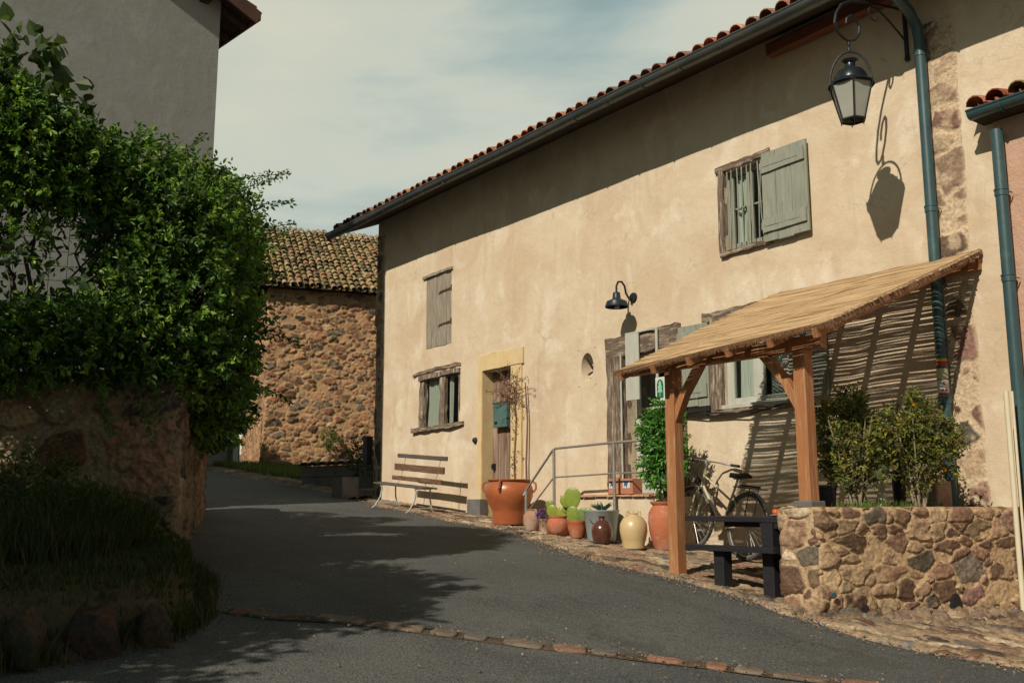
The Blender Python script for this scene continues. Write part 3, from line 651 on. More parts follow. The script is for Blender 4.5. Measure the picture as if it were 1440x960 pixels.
mb=MB(); mb.box(-8.38,-7.83,-.09,-.02,1.075,1.105); mb.tube([(-8.2,-.06,1.06),(-7.9,-.09,1.05),(-7.5,-.08,1.03),(-7.3,-.06,.99),(-7.1,-.09,1.02),(-6.8,-.05,1.08)],.009,6); obj('shutter_stay',mb,M['iron'],house)
# upper right barred window
mb=MB(); mb.beam((-7.61,-.005,2.88),(-7.60,-.005,3.86),.07,.08,up=(0,1,0),amp=.006,segs=8,seed=1); w3=obj('window',mb,M['oldwood'],house,label='upper barred window with leaning iron bars')
mb=MB(); mb.beam((-7.68,-.0,3.885),(-6.88,-.0,3.90),.06,.07,amp=.009,segs=9,seed=3); obj('lintel',mb,M['oldwoodh'],w3)
mb=MB(); mb.beam((-7.64,-.01,2.86),(-6.90,-.01,2.88),.07,.05,amp=.009,segs=9,seed=4); obj('sill',mb,M['oldwoodh'],w3)
mb=MB()
for a,b,c,dd in ((-7.57,-7.50,2.89,3.85),(-7.02,-6.95,2.89,3.85),(-7.50,-7.02,2.89,2.98),(-7.50,-7.02,3.79,3.85),(-7.30,-7.22,2.98,3.79),(-7.50,-7.30,3.38,3.40),(-7.22,-7.02,3.38,3.40)): mb.box(a,b,.07,.11,c,dd)
obj('sash',mb,M['shutter'],w3,bevel=.003)
mb=MB(); mb.add([(-7.5,.09,2.98),(-7.02,.09,2.98),(-7.02,.09,3.79),(-7.5,.09,3.79)],[(0,1,2,3)]); obj('pane',mb,M['glass'],w3)
mb=MB(); curtain(mb,-7.5,-7.27,.14,2.98,3.79); obj('curtain',mb,M['curtain'],w3,smooth=True,angle=180)
rng=np.random.RandomState(4)
for i in range(8):
    x=-7.53+i*.075; j=rng.uniform(-.022,.022)
    mb=MB(); mb.tube([(x,-.005,2.89),(x+j,-.02,3.2),(x+j*1.4,-.02,3.5),(x+j*.6,-.01,3.84)],.0075,6); obj('window_bar',mb,M['shutter'],w3,smooth=True)
batten_shutter(-6.965,-6.36,2.87,3.87,33,y=-.06,label='large sage green shutter folded open beside the barred window',parent=w3)
# niche triangle bracket
mb=MB(); mb.beam((-10.13,.06,1.95),(-9.98,.06,1.78),.02,.02,up=(0,1,0)); mb.beam((-10.11,.06,1.74),(-9.98,.06,1.78),.02,.02,up=(0,1,0)); mb.beam((-9.99,.06,1.68),(-9.99,.06,1.98),.02,.025,up=(0,1,0)); obj('niche_grille',mb,M['iron'],house)
# ------------------------------------------------------------------ pink neighbour
nb=empty('pink_house',(-1,2,-1.2),'low salmon pink roughcast house with red tile roof at the right edge','house')
mb=MB(); mb.box(-4.36,2.5,-.035,6,-2.5,3.42)
obj('wall',mb,M['pinkplaster'],nb)
mb=MB(); tiles(mb,-4.50,2.6,-.24,3.50,.34,5,.2,((0,-.24),(1,0),(0,1)),[(.40,.13,.075),(.34,.11,.07),(.44,.18,.11),(.2,.15,.07)],8)
obj('roof_tiles',mb,M['tile'],nb,smooth=True,angle=50)
mb=MB(); mb.box(-4.46,2.6,-.20,0,3.425,3.45); obj('eave_boards',mb,M['eave'],nb)
gutter(-4.44,2.5,-.27,3.47,.07,nb,M['teal'],step=.6)
p2=downpipe(nb,-4.285,-.13,3.30,-.95,.052,-.27,3.40,[1.95,2.72],M['teal'],swan=False)
# ------------------------------------------------------------------ grey gable house at left
gdir=V(.13,-.9915,0); sdir=V(-.9915,-.13,0); up=V(0,0,1)
T=V(-13.53,-3.55,7.0); cor=V(-14.31,-3.73,0)
gh=empty('grey_house',tuple(cor+V(0,0,gz(-14))),'tall grey rendered gable house with dark wooden eaves behind the hedge','house')
P_=.42; HW=4.3
def gp(a,b,z): return cor+gdir*a+sdir*b+up*z   # a along gable, b away
ze=7.72
mb=MB()
A=[gp(0,0,-1.5),gp(2*HW,0,-1.5),gp(2*HW,0,ze),gp(HW,0,ze+HW*P_),gp(0,0,ze)]
B=[q+sdir*11 for q in A]
mb.add(A+B,[(4,3,2,1,0),(0,5,9,4),(5,6,7,8,9),(1,2,7,6)])
obj('wall',mb,M['greyplaster'],gh)
mb=MB()
A=[gp(-.02,-.03,gz(-14)-.3),gp(.5,-.03,gz(-14)-.3),gp(.5,-.012,gz(-14)+.42),gp(-.02,-.012,gz(-14)+.42)]
A2=[gp(-.12,-.10,gz(-14)-.3),gp(-.02,-.012,gz(-14)+.55)]
mb.lathe(tuple(gp(.15,.15,gz(-14)-.3)),[(.42,0),(.36,.4),(.27,.75)],12,cap=True)
obj('plinth',mb,M['blackwood'],gh)
# roof planes
mb=MB(); oh=.48; vo=.27
def rp(a,b,zz): # street slope plane
    return gp(a,b,ze+.06+a*P_+zz)
q=[rp(-oh,-vo,0),rp(HW,-vo,0),rp(HW,11.3,0),rp(-oh,11.3,0)]
mb.add(q+[p-up*.05 for p in q],[(0,1,2,3),(7,6,5,4),(0,3,7,4),(0,4,5,1),(2,6,7,3)])
q=[gp(HW,-vo,ze+.06+HW*P_),gp(2*HW+oh,-vo,ze+.06-oh*P_),gp(2*HW+oh,11.3,ze+.06-oh*P_),gp(HW,11.3,ze+.06+HW*P_)]
mb.add(q+[p-up*.05 for p in q],[(0,1,2,3),(7,6,5,4),(0,4,5,1)])
obj('roof_deck',mb,M['eave'],gh)
mb=MB()
o_=gp(-oh,-vo,0)
tiles(mb,0,11.6,0,ze+.10-oh*P_,P_,HW+oh,.22,((o_[0],o_[1]),(sdir[0],sdir[1]),(gdir[0],gdir[1])),PAL_TILE,5)
obj('roof_tiles',mb,M['tile'],gh,smooth=True,angle=50)
mb=MB(); a=rp(-oh-.02,-vo-.02,-.06); b=rp(HW,-vo-.02,-.06); mb.beam(a,b,.04,.22,amp=.002,segs=6)
mb.beam(rp(-oh-.03,-vo-.04,-.02),rp(-oh-.03,11,-.02),.03,.14)
obj('barge_board',mb,mat('brown_barge_board',(.12,.06,.045),(.08,.04,.03),scale=5,rough=.7),gh)
for i in range(14):
    mb=MB(); b_=.05+i*.55; mb.beam(gp(-oh+.04,b_,ze-.06-oh*P_),gp(.1,b_,ze-.03),.07,.09); obj('rafter_end',mb,M['eave'],gh)
mb=MB(); mb.beam(gp(.28,-vo,ze-.06),gp(.28,.0,ze-.06),.14,.14); obj('purlin_end',mb,M['eave'],gh)
# ------------------------------------------------------------------ barn at the end of the street
bc=V(-27.8,2.75,0); bd=V(.59,.807,0); a_=R(20); bd=V(bd[0]*math.cos(a_)-bd[1]*math.sin(a_),bd[0]*math.sin(a_)+bd[1]*math.cos(a_),0); bd/=np.linalg.norm(bd)
bn=V(-bd[1],bd[0],0)   # away from camera
zb_=gz(-27.8)-.5; zbt=6.45
barn=empty('stone_barn',(float(bc[0]),float(bc[1]),gz(-27.8)),'rubble stone barn with mossy tile roof at the end of the street','barn')
stonewall('wall',bc[:2],(bc+bd*9)[:2],zb_,zbt,.27,.145,PAL_BARN,(.43,.27,.145),.055,41,.028,.3,barn,topn=0,t=(.06,.20),rough=.022)
stonewall('side_wall',(bc+bn*7)[:2],bc[:2],zb_,zbt,.27,.145,PAL_BARN,(.43,.27,.145),.05,42,.05,.3,barn,topn=0,t=(.04,.14),rough=.02)
o_=bc-bn*.35-bd*.45
mb=MB(); tiles(mb,0,10,0,zbt+.02,.66,4.3,.2,((o_[0],o_[1]),(bd[0],bd[1]),(bn[0],bn[1])),PAL_TBARN,15,course=.30,lift=.05,jit=.035)
obj('roof_tiles',mb,M['tile'],barn,smooth=True,angle=50)
mb=MB(); h=4.5*.66
q=[o_+up*(zbt-.02),o_+bd*10+up*(zbt-.02),o_+bd*10+bn*4.4+up*(zbt-.02+4.4*.66),o_+bn*4.4+up*(zbt-.02+4.4*.66)]
q2=[o_+bn*8.4+up*zbt,o_+bd*10+bn*8.4+up*zbt]
mb.add(q+q2,[(0,1,2,3),(3,2,5,4),(0,3,4)])
obj('roof_deck',mb,M['eave'],barn)
# grass verge, cobbles, block wall
PAL_COB=[(.32,.24,.17),(.26,.18,.13),(.36,.29,.2),(.20,.17,.14),(.30,.2,.14)]
def flagsheet(name,poly_lo,poly_hi,x0,x1,res,w,h,seed,relief,pal,mort,lift=.006,edge=.1,tt=(.03,.08)):
    """sheet between y=lo(x) (road side) and y=hi(x)"""
    xs=np.arange(x0,x1,res); nv=int(max(np.max(poly_hi(xs)-poly_lo(xs)),.1)/res)+2; t=np.linspace(0,1,nv)
    X=np.repeat(xs[:,None],nv,1); lo=poly_lo(xs)+(fbm(xs*2.5,xs*0,seed+77,4)-.5)*edge; hi=poly_hi(xs); Y=lo[:,None]+(hi-lo)[:,None]*t[None,:]
    hh,c=stonefield(X,Y,w,h,seed,pal,mort,relief,tt,.012,.38,.4)
    d=Y-lo[:,None]; k=sstep(0,.10,d)
    Z=G(X)+lift+(hh+.012)*k-.02*(1-k)
    mb=MB(); mb.grid(X,Y,Z,c); return obj(name,mb,M['stone'],smooth=True,angle=180,origin=(0,0,0))
_ex=np.array([-19,-17,-15.5,-14.4,-13.1,-12,-10.5,-9.2,-8,-7,-6.45,-5.7,-5.1,-4.46,-3.9,-3.3,-2.5,0,3]); _ey=np.array([.2,.0,-.35,-.72,-.82,-.95,-1.13,-1.52,-1.97,-2.16,-2.2,-2.24,-2.34,-2.40,-2.40,-2.28,-2.1,-1.7,-1.5])
elo=lambda x: np.interp(x,_ex,_ey)
tag(flagsheet('pavement',elo,lambda x: np.interp(x,[-15.9,-15.0,-4.3,3],[.0,.02,.02,.02]),-15.9,2.0,.016,.20,.11,51,.022,[(.30,.215,.14),(.25,.175,.115),(.36,.28,.19),(.15,.14,.12),(.42,.34,.24),(.24,.145,.10),(.12,.10,.08)],(.34,.255,.165),edge=.22),kind='structure')
tag(flagsheet('cobbled_verge',lambda x: np.interp(x,[-29,-22,-18,-15.9],[.75,.15,-.1,-.55]),lambda x: np.interp(x,[-29,-22,-18,-15.9],[1.6,1.0,.95,.6]),-29,-15.9,.04,.3,.22,53,.05,PAL_COB,(.25,.2,.14)),kind='structure')
# ------------------------------------------------------------------ foliage helpers
def leaf_cloud(name,P,D,L,Wd,C,material,parent=None,seed=0,fold=.25,origin=None,local=False,curl=.2,rich=False):
    """P base, D direction, arrays"""
    rng=np.random.RandomState(seed); n=len(P); D=D/(np.linalg.norm(D,axis=1,keepdims=True)+1e-9)
    r=rng.normal(size=(n,3)); r[:,2]*=.5
    S=np.cross(D,r); S/=np.linalg.norm(S,axis=1,keepdims=True)+1e-9; Nn=np.cross(S,D)
    Nn=np.where(Nn[:,2:3]<0,-Nn,Nn)
    L=np.asarray(L).reshape(-1,1)*np.ones((n,1)); Wd=np.asarray(Wd).reshape(-1,1)*np.ones((n,1))
    mid=P+D*L*.45; tip=P+D*L-Nn*L*curl
    if rich:
        q1=P+D*L*.28; q2=P+D*L*.66-Nn*L*curl*.4
        vs=np.stack([P,q1+S*Wd*.46+Nn*Wd*fold,q2+S*Wd*.40+Nn*Wd*fold,tip,q2-S*Wd*.40+Nn*Wd*fold,q1-S*Wd*.46+Nn*Wd*fold],1).reshape(-1,3)
        b=np.arange(n)*6; f=np.stack([np.stack([b,b+1,b+2,b+3],1),np.stack([b,b+3,b+4,b+5],1)],1).reshape(-1,4)
        mb=MB(); mb.add(vs,f.tolist(),np.repeat(C,6,axis=0)); return obj(name,mb,material,parent,origin=origin,local=local)
    vs=np.stack([P,mid+S*Wd*.5+Nn*Wd*fold,tip,mid-S*Wd*.5+Nn*Wd*fold],1).reshape(-1,3)
    b=np.arange(n)*4
    f=np.stack([np.stack([b,b+1,b+2],1),np.stack([b,b+2,b+3],1)],1).reshape(-1,3)
    mb=MB(); mb.add(vs,f.tolist(),np.repeat(C,4,axis=0))
    return obj(name,mb,material,parent,origin=origin,local=local)
def sprigs(centres,radii,n,seed,nl=9,ln=.16,leafL=.05,squash=1,out=.8,upb=.35,shell=(.72,1.05),pal=None):
    rng=np.random.RandomState(seed); w=np.array(radii)**2; w=w/w.sum(); idx=rng.choice(len(radii),n,p=w)
    d=rng.normal(size=(n,3)); d/=np.linalg.norm(d,axis=1,keepdims=True)
    rad=np.array(radii)[idx][:,None]*rng.uniform(shell[0],shell[1],(n,1)); sc=np.array([1,1,squash])
    O=np.array(centres)[idx]+d*rad*sc
    dr=d*out+rng.normal(size=(n,3))*.45; dr[:,2]+=upb; dr/=np.linalg.norm(dr,axis=1,keepdims=True)
    pal=np.array(pal if pal is not None else [(.05,.10,.022),(.065,.13,.028),(.035,.075,.02),(.09,.16,.035)])
    sc_=pal[rng.randint(len(pal),size=n)]*rng.uniform(.7,1.25,(n,1))
    Ps=[];Ds=[];Cs=[];Ls=[]
    for k in range(nl):
        t=(k+.5)/nl; p=O+dr*ln*t*rng.uniform(.8,1.2,(n,1)); side=np.cross(dr,rng.normal(size=(n,3))); side/=np.linalg.norm(side,axis=1,keepdims=True)+1e-9
        Ps.append(p); Ds.append(dr*.7+side*.9); Cs.append(sc_*rng.uniform(.8,1.2,(n,1))*(1+.35*t)); Ls.append(leafL*rng.uniform(.6,1.25,n)*(1.1-.35*t))
    return np.concatenate(Ps),np.concatenate(Ds),np.concatenate(Cs),np.concatenate(Ls),O,dr
def blades(name,X,Y,Z,hgt,seed,pal,parent=None,wid=.006,lean=.4):
    rng=np.random.RandomState(seed); n=len(X); a=rng.uniform(0,2*math.pi,n); hgt=hgt*rng.uniform(.5,1.3,n); ln=rng.uniform(.1,lean,n)*hgt
    dx,dy=np.cos(a)*ln,np.sin(a)*ln; b=a+rng.uniform(1,2,n); wx,wy=np.cos(b)*wid,np.sin(b)*wid
    P0=np.stack([X-wx,Y-wy,Z],1);P1=np.stack([X+wx,Y+wy,Z],1);P2=np.stack([X+dx*.4+wx*.7,Y+dy*.4+wy*.7,Z+hgt*.6],1);P3=np.stack([X+dx*.4-wx*.7,Y+dy*.4-wy*.7,Z+hgt*.6],1);P4=np.stack([X+dx,Y+dy,Z+hgt],1)
    vs=np.stack([P0,P1,P2,P3,P4],1).reshape(-1,3); k=np.arange(n)*5
    f=np.stack([k,k+1,k+2,k+3],1).tolist()+np.stack([k+3,k+2,k+4],1).tolist()
    pal=np.array(pal); c=pal[rng.randint(len(pal),size=n)]*rng.uniform(.7,1.3,(n,1))
    mb=MB(); mb.add(vs,f,np.repeat(c,5,axis=0)); return obj(name,mb,M['grass'],parent,origin=(0,0,0) if parent is None else None)
rng=np.random.RandomState(2)
n=9000; x=rng.uniform(-28.6,-20.2,n); lo=np.interp(x,[-29,-22,-18],[1.3,.9,.75]); y=rng.uniform(0,1,n)**1.2*2.6+lo
tag(blades('grass_strip',x,y,G(x)+.03,.16,3,[(.10,.15,.03),(.07,.12,.03),(.16,.17,.05)],wid=.012),kind='stuff')
# small block wall with tile coping, concrete trough
bw=empty('block_wall',(-18.6,.9,gz(-18.6)),'low grey block wall capped with curved tiles beside the house corner','wall')
mb=MB(); p0=V(-19.6,.35);p1=V(-16.3,1.05)
for i in range(6):
    for j in range(2):
        a=p0+(p1-p0)*(i/6); b=p0+(p1-p0)*((i+1)/6-.004); zz=gz(a[0])-.1+j*.24+.02*i*0
        zz=.36+j*.235
        mb.beam((a[0],a[1],zz+.115),(b[0],b[1],zz+.115),.16,.228,amp=.003,segs=2,seed=i*3+j)
obj('blocks',mb,M['concrete'],bw)
mb=MB(); dd=(p1-p0)/np.linalg.norm(p1-p0)
for i in range(11):
    c0=p0+(p1-p0)*(i+.5)/11; r_=.17; vs=[]
    for yy in (-.16,.16):
        for k in range(8):
            t=math.pi*k/7; vs.append((c0[0]-dd[0]*math.cos(t)*r_-dd[1]*yy,c0[1]-dd[1]*math.cos(t)*r_+dd[0]*yy,.84+math.sin(t)*.07))
    mb.add(vs+[(v[0],v[1],v[2]-.02) for v in vs],[(k,k+1,9+k,8+k) for k in range(7)]+[(k,16+k,17+k,k+1) for k in range(7)],(.20,.12,.09))
obj('coping_tiles',mb,M['tile'],bw)
mb=MB(); z=gz(-15.9)
mb.beam((-16.35,-.35,z-.05),(-16.35,-.35,z+.40),.42,.34,up=(0,1,0),amp=.004,segs=2,ch=.1)
tag(obj('stone_trough',mb,M['concrete']),'square grey concrete trough at the foot of the house corner','trough')
pl_=empty('potted_bush',(-16.9,.05,.55),'dark bush growing between the block wall and house corner','bush')
P,D,C,Lf,_,_=sprigs([(-16.75,.15,.85),(-16.6,.1,1.05)],[.25,.18],160,9,leafL=.05,pal=[(.04,.06,.02),(.06,.09,.025)])
leaf_cloud('leaves',P,D,Lf,Lf*.5,C,M['leaf'],pl_)
mb=MB(); mb.tube([(-16.8,.1,.4),(-16.75,.12,.9)],.02,6); obj('stem',mb,M['bark'],pl_)
mb=MB(); mb.beam((-16.15,-.02,.75),(-16.15,-.02,1.25),.16,.12,up=(0,1,0)); tag(obj('meter_box',mb,M['blackwood']),'narrow black box hanging by the house corner','box')
# sapling on barn
pl_=empty('wall_weed',(-26.3,2.9,1.6),'green weed sprouting from the barn masonry','weed')
wq=bc+bd*1.9-bn*.15
P,D,C,Lf,_,_=sprigs([(wq[0],wq[1],1.9),(wq[0],wq[1],2.1)],[.22,.16],90,10,leafL=.07,pal=[(.08,.12,.03),(.12,.16,.04)])
leaf_cloud('leaves',P,D,Lf,Lf*.5,C,M['leaf'],pl_)
# far left low wall with pale door post
fw_=empty('far_garden_wall',(-26.5,.6,gz(-26)),'dark low garden wall with a pale gate post left of the barn','wall')
mb=MB(); mb.beam((-26.6,-.2,gz(-26)+.3),(-28.5,2.2,gz(-28)+.3),.3,.9,amp=.03,segs=6); obj('wall',mb,M['concrete'],fw_)
mb=MB(); mb.beam((-27.9,1.95,gz(-27)),(-27.9,1.95,gz(-27)+2.3),.16,.16,up=(0,1,0)); obj('gate_post',mb,M['whitepaint'],fw_)
# ------------------------------------------------------------------ retaining wall, hedge
fd=V(-.354,-.935); c0=V(-7.72,-6.12)
lw=empty('stone_garden_wall',(float(c0[0]),float(c0[1]),gz(-7.7)),'tall shaded rubble garden wall under the climbing hedge','wall')
stonewall('front_face',(c0+fd*3.4),c0,gz(-7.7)-.5,1.02,.44,.30,PAL_LEFT,(.28,.21,.135),.08,61,.011,.4,lw,t=(.05,.22),rough=.05,warp=.35,topn=.03)
stonewall('street_face',c0,(-13.6,-3.86),gz(-7.7)-.5,1.0,.42,.26,PAL_LEFT,(.24,.19,.13),.035,62,.02,.4,lw,t=(.08,.28),rough=.03,topn=.03)
HEDGE=[(-7.85,-7.72,2.85,.33),(-7.82,-7.47,2.78,.30),(-7.81,-7.42,2.64,.39),(-7.85,-7.07,2.52,.27),(-7.9,-6.8,2.52,.30),(-7.78,-7.21,2.35,.26),(-8.02,-6.45,2.56,.33),(-8.2,-6.01,2.55,.34),(-8.68,-5.55,2.55,.32),(-7.86,-6.26,2.14,.43),(-8.05,-5.87,2.06,.39),(-8.7,-5.52,2.21,.29),(-8.95,-5.42,1.87,.3),(-7.83,-6.16,1.63,.39),(-8.12,-5.76,1.48,.36),(-7.74,-6.56,1.5,.27),(-7.71,-6.45,1.24,.27),(-7.71,-6.86,1.25,.24),(-7.76,-7.13,1.18,.26),(-7.81,-7.4,1.11,.28),(-7.79,-6.03,1.12,.25),(-8.28,-5.62,1.09,.25),(-8.95,-5.42,1.39,.25),(-8.6,-5.6,.80,.22),(-9.5,-5.25,.80,.17),(-7.67,-6.71,1.07,.16),(-9.3,-5.25,2.5,.24),(-9.8,-5.5,2.1,.34),(-9.52,-5.53,2.45,.40),
 (-7.95,-8.1,2.8,.42),(-8.9,-6.0,1.5,.4),(-10.8,-5.35,1.6,.42),(-10.4,-5.1,1.2,.33),(-11.5,-5.05,1.5,.4),(-9.2,-5.3,1.0,.3),(-10.2,-5.0,.9,.28),(-11.5,-4.65,.98,.33),(-12.5,-4.4,1.2,.33),(-11.2,-5.0,2.1,.36),(-7.8,-6.75,2.0,.14),(-7.8,-7.3,1.9,.12),(-8.15,-7.6,1.15,.3),(-7.75,-6.9,2.55,.22)]
hd=empty('climbing_hedge',(-8.1,-6.3,1.0),'dense green climbing hedge spilling over the garden wall','hedge')
hc=[h[:3] for h in HEDGE]; hr=[h[3] for h in HEDGE]
P,D,C,Lf,O,dr=sprigs(hc,hr,11500,1,nl=9,ln=.16,leafL=.062,shell=(.62,1.10),pal=[(.07,.15,.022),(.10,.195,.028),(.035,.08,.018),(.16,.26,.04),(.06,.13,.022),(.022,.05,.014)])
leaf_cloud('leaves',P,D,Lf,Lf*.50,C,M['leaf'],hd,rich=True,fold=.15)
rng=np.random.RandomState(8); mb=MB()
for k in range(420):
    i=rng.randint(len(O)); p=O[i]; h=np.array(hc[rng.randint(len(hc))])
    j=int(np.argmin(np.linalg.norm(np.array(hc)-p,axis=1))); q=np.array(hc[j])
    mb.tube([q+rng.normal(size=3)*.08,(p+q)/2+rng.normal(size=3)*.05,p+dr[i]*.15],[.006,.005,.0025],5)
# twisted stems in front of the wire, and long free shoots
for k in range(26):
    t=rng.uniform(.15,1.9); b=c0+fd*t; x,y=b+V(.06,-.0)*rng.uniform(-.5,1.2)
    pts=[]; 
    for s in range(8): pts.append((x+rng.normal()*.05+.0*s,y+rng.normal()*.07,.95+s*.24))
    mb.tube(pts,np.linspace(.020,.008,8)*rng.uniform(.5,1.2),6)
obj('stems',mb,M['bark'],hd,smooth=True)
sh=MB(); SP=[];SD=[];SC_=[];SL=[]
for (p,dv,ln) in [((-9.1,-5.15,2.6),(.2,.75,.35),.5),((-8.8,-5.4,2.75),(.25,.7,.2),.55),((-9.25,-5.1,2.5),(.2,.8,.15),.4),((-9.2,-5.1,2.2),(.2,.8,.2),.35),((-8.3,-5.7,2.8),(.2,.9,.35),.6),((-8.2,-6.2,2.8),(.1,.6,.8),.5),((-8.1,-6.6,2.65),(.1,.3,1),.45),((-7.9,-7.0,2.7),(.1,.3,1),.4),((-9.3,-4.9,1.7),(.2,.8,-.1),.4),((-9.2,-5.0,1.2),(.2,.7,-.3),.4),((-7.6,-6.8,1.0),(.3,.2,-.9),.45),((-7.6,-6.4,1.0),(.3,.1,-.8),.35),((-7.62,-6.55,1.02),(.25,.3,-.9),.5),((-8.5,-5.5,2.8),(.25,.8,.5),.45),((-9.4,-5.1,2.55),(.1,.8,.4),.5)]:
    p=V(*p); dv=V(*dv); dv/=np.linalg.norm(dv); pts=[]
    for s in range(9):
        q=p+dv*ln*s/8+V(0,0,-.10*ln*(s/8)**2); pts.append(q)
        for e in range(9): SP.append(q+rng.normal(size=3)*.015);SD.append(dv*.5+rng.normal(size=3)*.8);SC_.append(np.array((.06,.12,.025))*rng.uniform(.7,1.5));SL.append(rng.uniform(.03,.055))
    sh.tube(pts,.003,5)
obj('shoots',sh,M['bark'],hd)
leaf_cloud('shoot_leaves',np.array(SP),np.array(SD),np.array(SL),np.array(SL)*.5,np.array(SC_),M['leaf'],hd)
# big dark leaves at top left
P,D,C,Lf,_,_=sprigs([(-7.9,-7.3,3.0),(-7.9,-7.6,3.2),(-7.9,-7.05,2.78)],[.28,.32,.2],70,12,nl=4,ln=.25,leafL=.15,pal=[(.035,.06,.02),(.05,.08,.025)])
leaf_cloud('large_leaves',P,D,Lf,Lf*.75,C,M['leaf'],hd,rich=True,fold=.08)
P,D,C,Lf,_,_=sprigs([(-7.8,-7.3,1.75),(-7.8,-7.0,1.65),(-7.85,-7.5,1.9)],[.30,.25,.3],60,13,nl=4,ln=.2,leafL=.09,pal=[(.03,.055,.02)])
leaf_cloud('large_leaves',P,D,Lf,Lf*.7,C,M['leaf'],hd,rich=True,fold=.08)
# wire mesh fence standing on the wall
wf=MB()
for k in range(24):
    b=c0+fd*(k*.13)+V(-.18,.06); wf.tube([(b[0],b[1],1.0),(b[0],b[1],2.7)],.0022,4)
for k in range(15):
    a=c0+V(-.18,.06); b=c0+fd*3.1+V(-.18,.06); z=1.05+k*.115; wf.tube([(a[0],a[1],z),(b[0],b[1],z)],.0022,4)
tag(obj('wire_fence',wf,M['iron']),'thin square wire mesh fence inside the climbing hedge','fence')
# dead vine on the wall face
# bank with weeds and boulders
def bank():
    # region between road edge and wall front
    e0=np.array([[-5.0,-8.6],[-5.15,-7.9],[-5.3,-7.3],[-5.55,-6.85],[-6.1,-6.45],[-6.9,-6.15],[-7.6,-5.95]])
    e1=np.array([[-8.2,-8.8],[-8.2,-8.0],[-8.05,-7.3],[-7.95,-6.9],[-7.85,-6.55],[-7.75,-6.25],[-7.7,-6.1]])
    t=np.linspace(0,6,80); a=np.stack([np.interp(t,range(7),e0[:,0]),np.interp(t,range(7),e0[:,1])],1); b=np.stack([np.interp(t,range(7),e1[:,0]),np.interp(t,range(7),e1[:,1])],1)
    s=np.linspace(0,1,44); X=a[:,None,0]+(b-a)[:,None,0]*s; Y=a[:,None,1]+(b-a)[:,None,1]*s
    w=np.linalg.norm(b-a,axis=1)[:,None]*s[None,:]
    hgt=.30*sstep(.0,.45,w)*sstep(0,.9,np.linalg.norm(b-a,axis=1))[:,None]
    Z=G(X)-.02+hgt+.05*(fbm(X*4,Y*4,71,4)-.5)*sstep(0,.3,w)+.10*sstep(.5,2.2,w)
    return X,Y,Z,w
X,Y,Z,Wd=bank(); mb=MB(); mb.grid(X,Y,Z)
tag(obj('grass_bank_soil',mb,mat('bank_earth',(.09,.065,.04),(.05,.045,.025),scale=9,bump=.8),smooth=True,angle=180,origin=(0,0,0)),kind='structure')
rng=np.random.RandomState(5); i=rng.randint(0,X.shape[0]-1,26000); j=rng.randint(0,X.shape[1]-1,26000); fx=rng.uniform(0,1,26000)
fj=rng.uniform(0,1,26000); x=X[i,j]*(1-fx)+X[i+1,j]*fx; y=Y[i,j]*(1-fx)+Y[i+1,j]*fx; x=x*(1-fj)+(x+X[i,j+1]-X[i,j])*fj; y=y*(1-fj)+(y+Y[i,j+1]-Y[i,j])*fj; x=x+rng.normal(size=26000)*.012; y=y+rng.normal(size=26000)*.012; z=Z[i,j]
tall=np.where(Wd[i,j]>1.0,.26,.07)*(.5+fbm(x*3,y*3,9,3)); tall=np.where(Wd[i,j]<.25,.05,tall)
tag(blades('wild_grass',x,y,z-.01,tall,6,[(.035,.065,.016),(.05,.08,.018),(.03,.05,.014),(.09,.075,.03)],wid=.005,lean=.7),kind='stuff')  # blade colours darkened to carry the shade over this bank
P,D,C,Lf,_,_=sprigs([(-7.3,-7.0,-.1),(-7.4,-7.2,.0),(-7.2,-6.8,-.25),(-6.9,-7.3,-.35),(-7.1,-6.5,-.35)],[.25,.3,.2,.2,.18],420,22,nl=7,ln=.2,leafL=.06,upb=1.2,pal=[(.04,.08,.02),(.06,.10,.03),(.09,.12,.03)])
pw=empty('weed_clump',(-7.3,-7.0,-.4),'dark leafy weeds growing against the foot of the garden wall','weeds')
leaf_cloud('leaves',P,D,Lf,Lf*.35,C,M['leaf'],pw)
def boulder(name,c,s,seed,cols,label,cat='boulder',group=None):
    n=28; th=np.linspace(0,math.pi,n); ph=np.linspace(0,2*math.pi,2*n); TH,PH=np.meshgrid(th,ph,indexing='ij')
    d=np.stack([np.sin(TH)*np.cos(PH),np.sin(TH)*np.sin(PH),np.cos(TH)],-1)
    q=d.copy(); rg=np.random.RandomState(seed); m_=np.full(d.shape[:2],9.)
    for k_ in range(16):
        nn=rg.normal(size=3); nn/=np.linalg.norm(nn); m_=np.minimum(m_,rg.uniform(.50,.82)/np.maximum((d*nn).sum(-1),.05))
    q=d*np.minimum(m_,1.15)[...,None]
    k=1+.30*(fbm(d[...,0]*2+seed,d[...,1]*2+d[...,2]*1.7,seed,4)-.5)+.20*(fbm(d[...,2]*5+seed,d[...,0]*5-d[...,1]*3,seed+5,4)-.5)
    v=q*k[...,None]*np.array(s)
    c1,c2=np.array(cols[0]),np.array(cols[1]); t=sstep(.4,.62,fbm(v[...,0]*7,v[...,2]*7+v[...,1]*5,seed+9,5,.6))[...,None]
    mb=MB(); mb.grid(v[...,0]+c[0],v[...,1]+c[1],v[...,2]+c[2],c1*(1-t)+c2*t)
    o=obj(name,mb,M['stone'],smooth=True,angle=180); return tag(o,label,cat,group)
boulder('boulder',(-5.52,-7.22,-.66),(.24,.17,.24),1,[(.11,.06,.045),(.05,.04,.035)],'reddish boulder at the road edge, largest of the bank stones',group='boulders edging the grass bank')  # dark rock colours deepened further to carry the shade here
boulder('boulder',(-5.66,-6.90,-.70),(.22,.14,.22),2,[(.05,.045,.04),(.10,.07,.05)],'dark grey boulder right of the reddish one below the grass',group='boulders edging the grass bank')
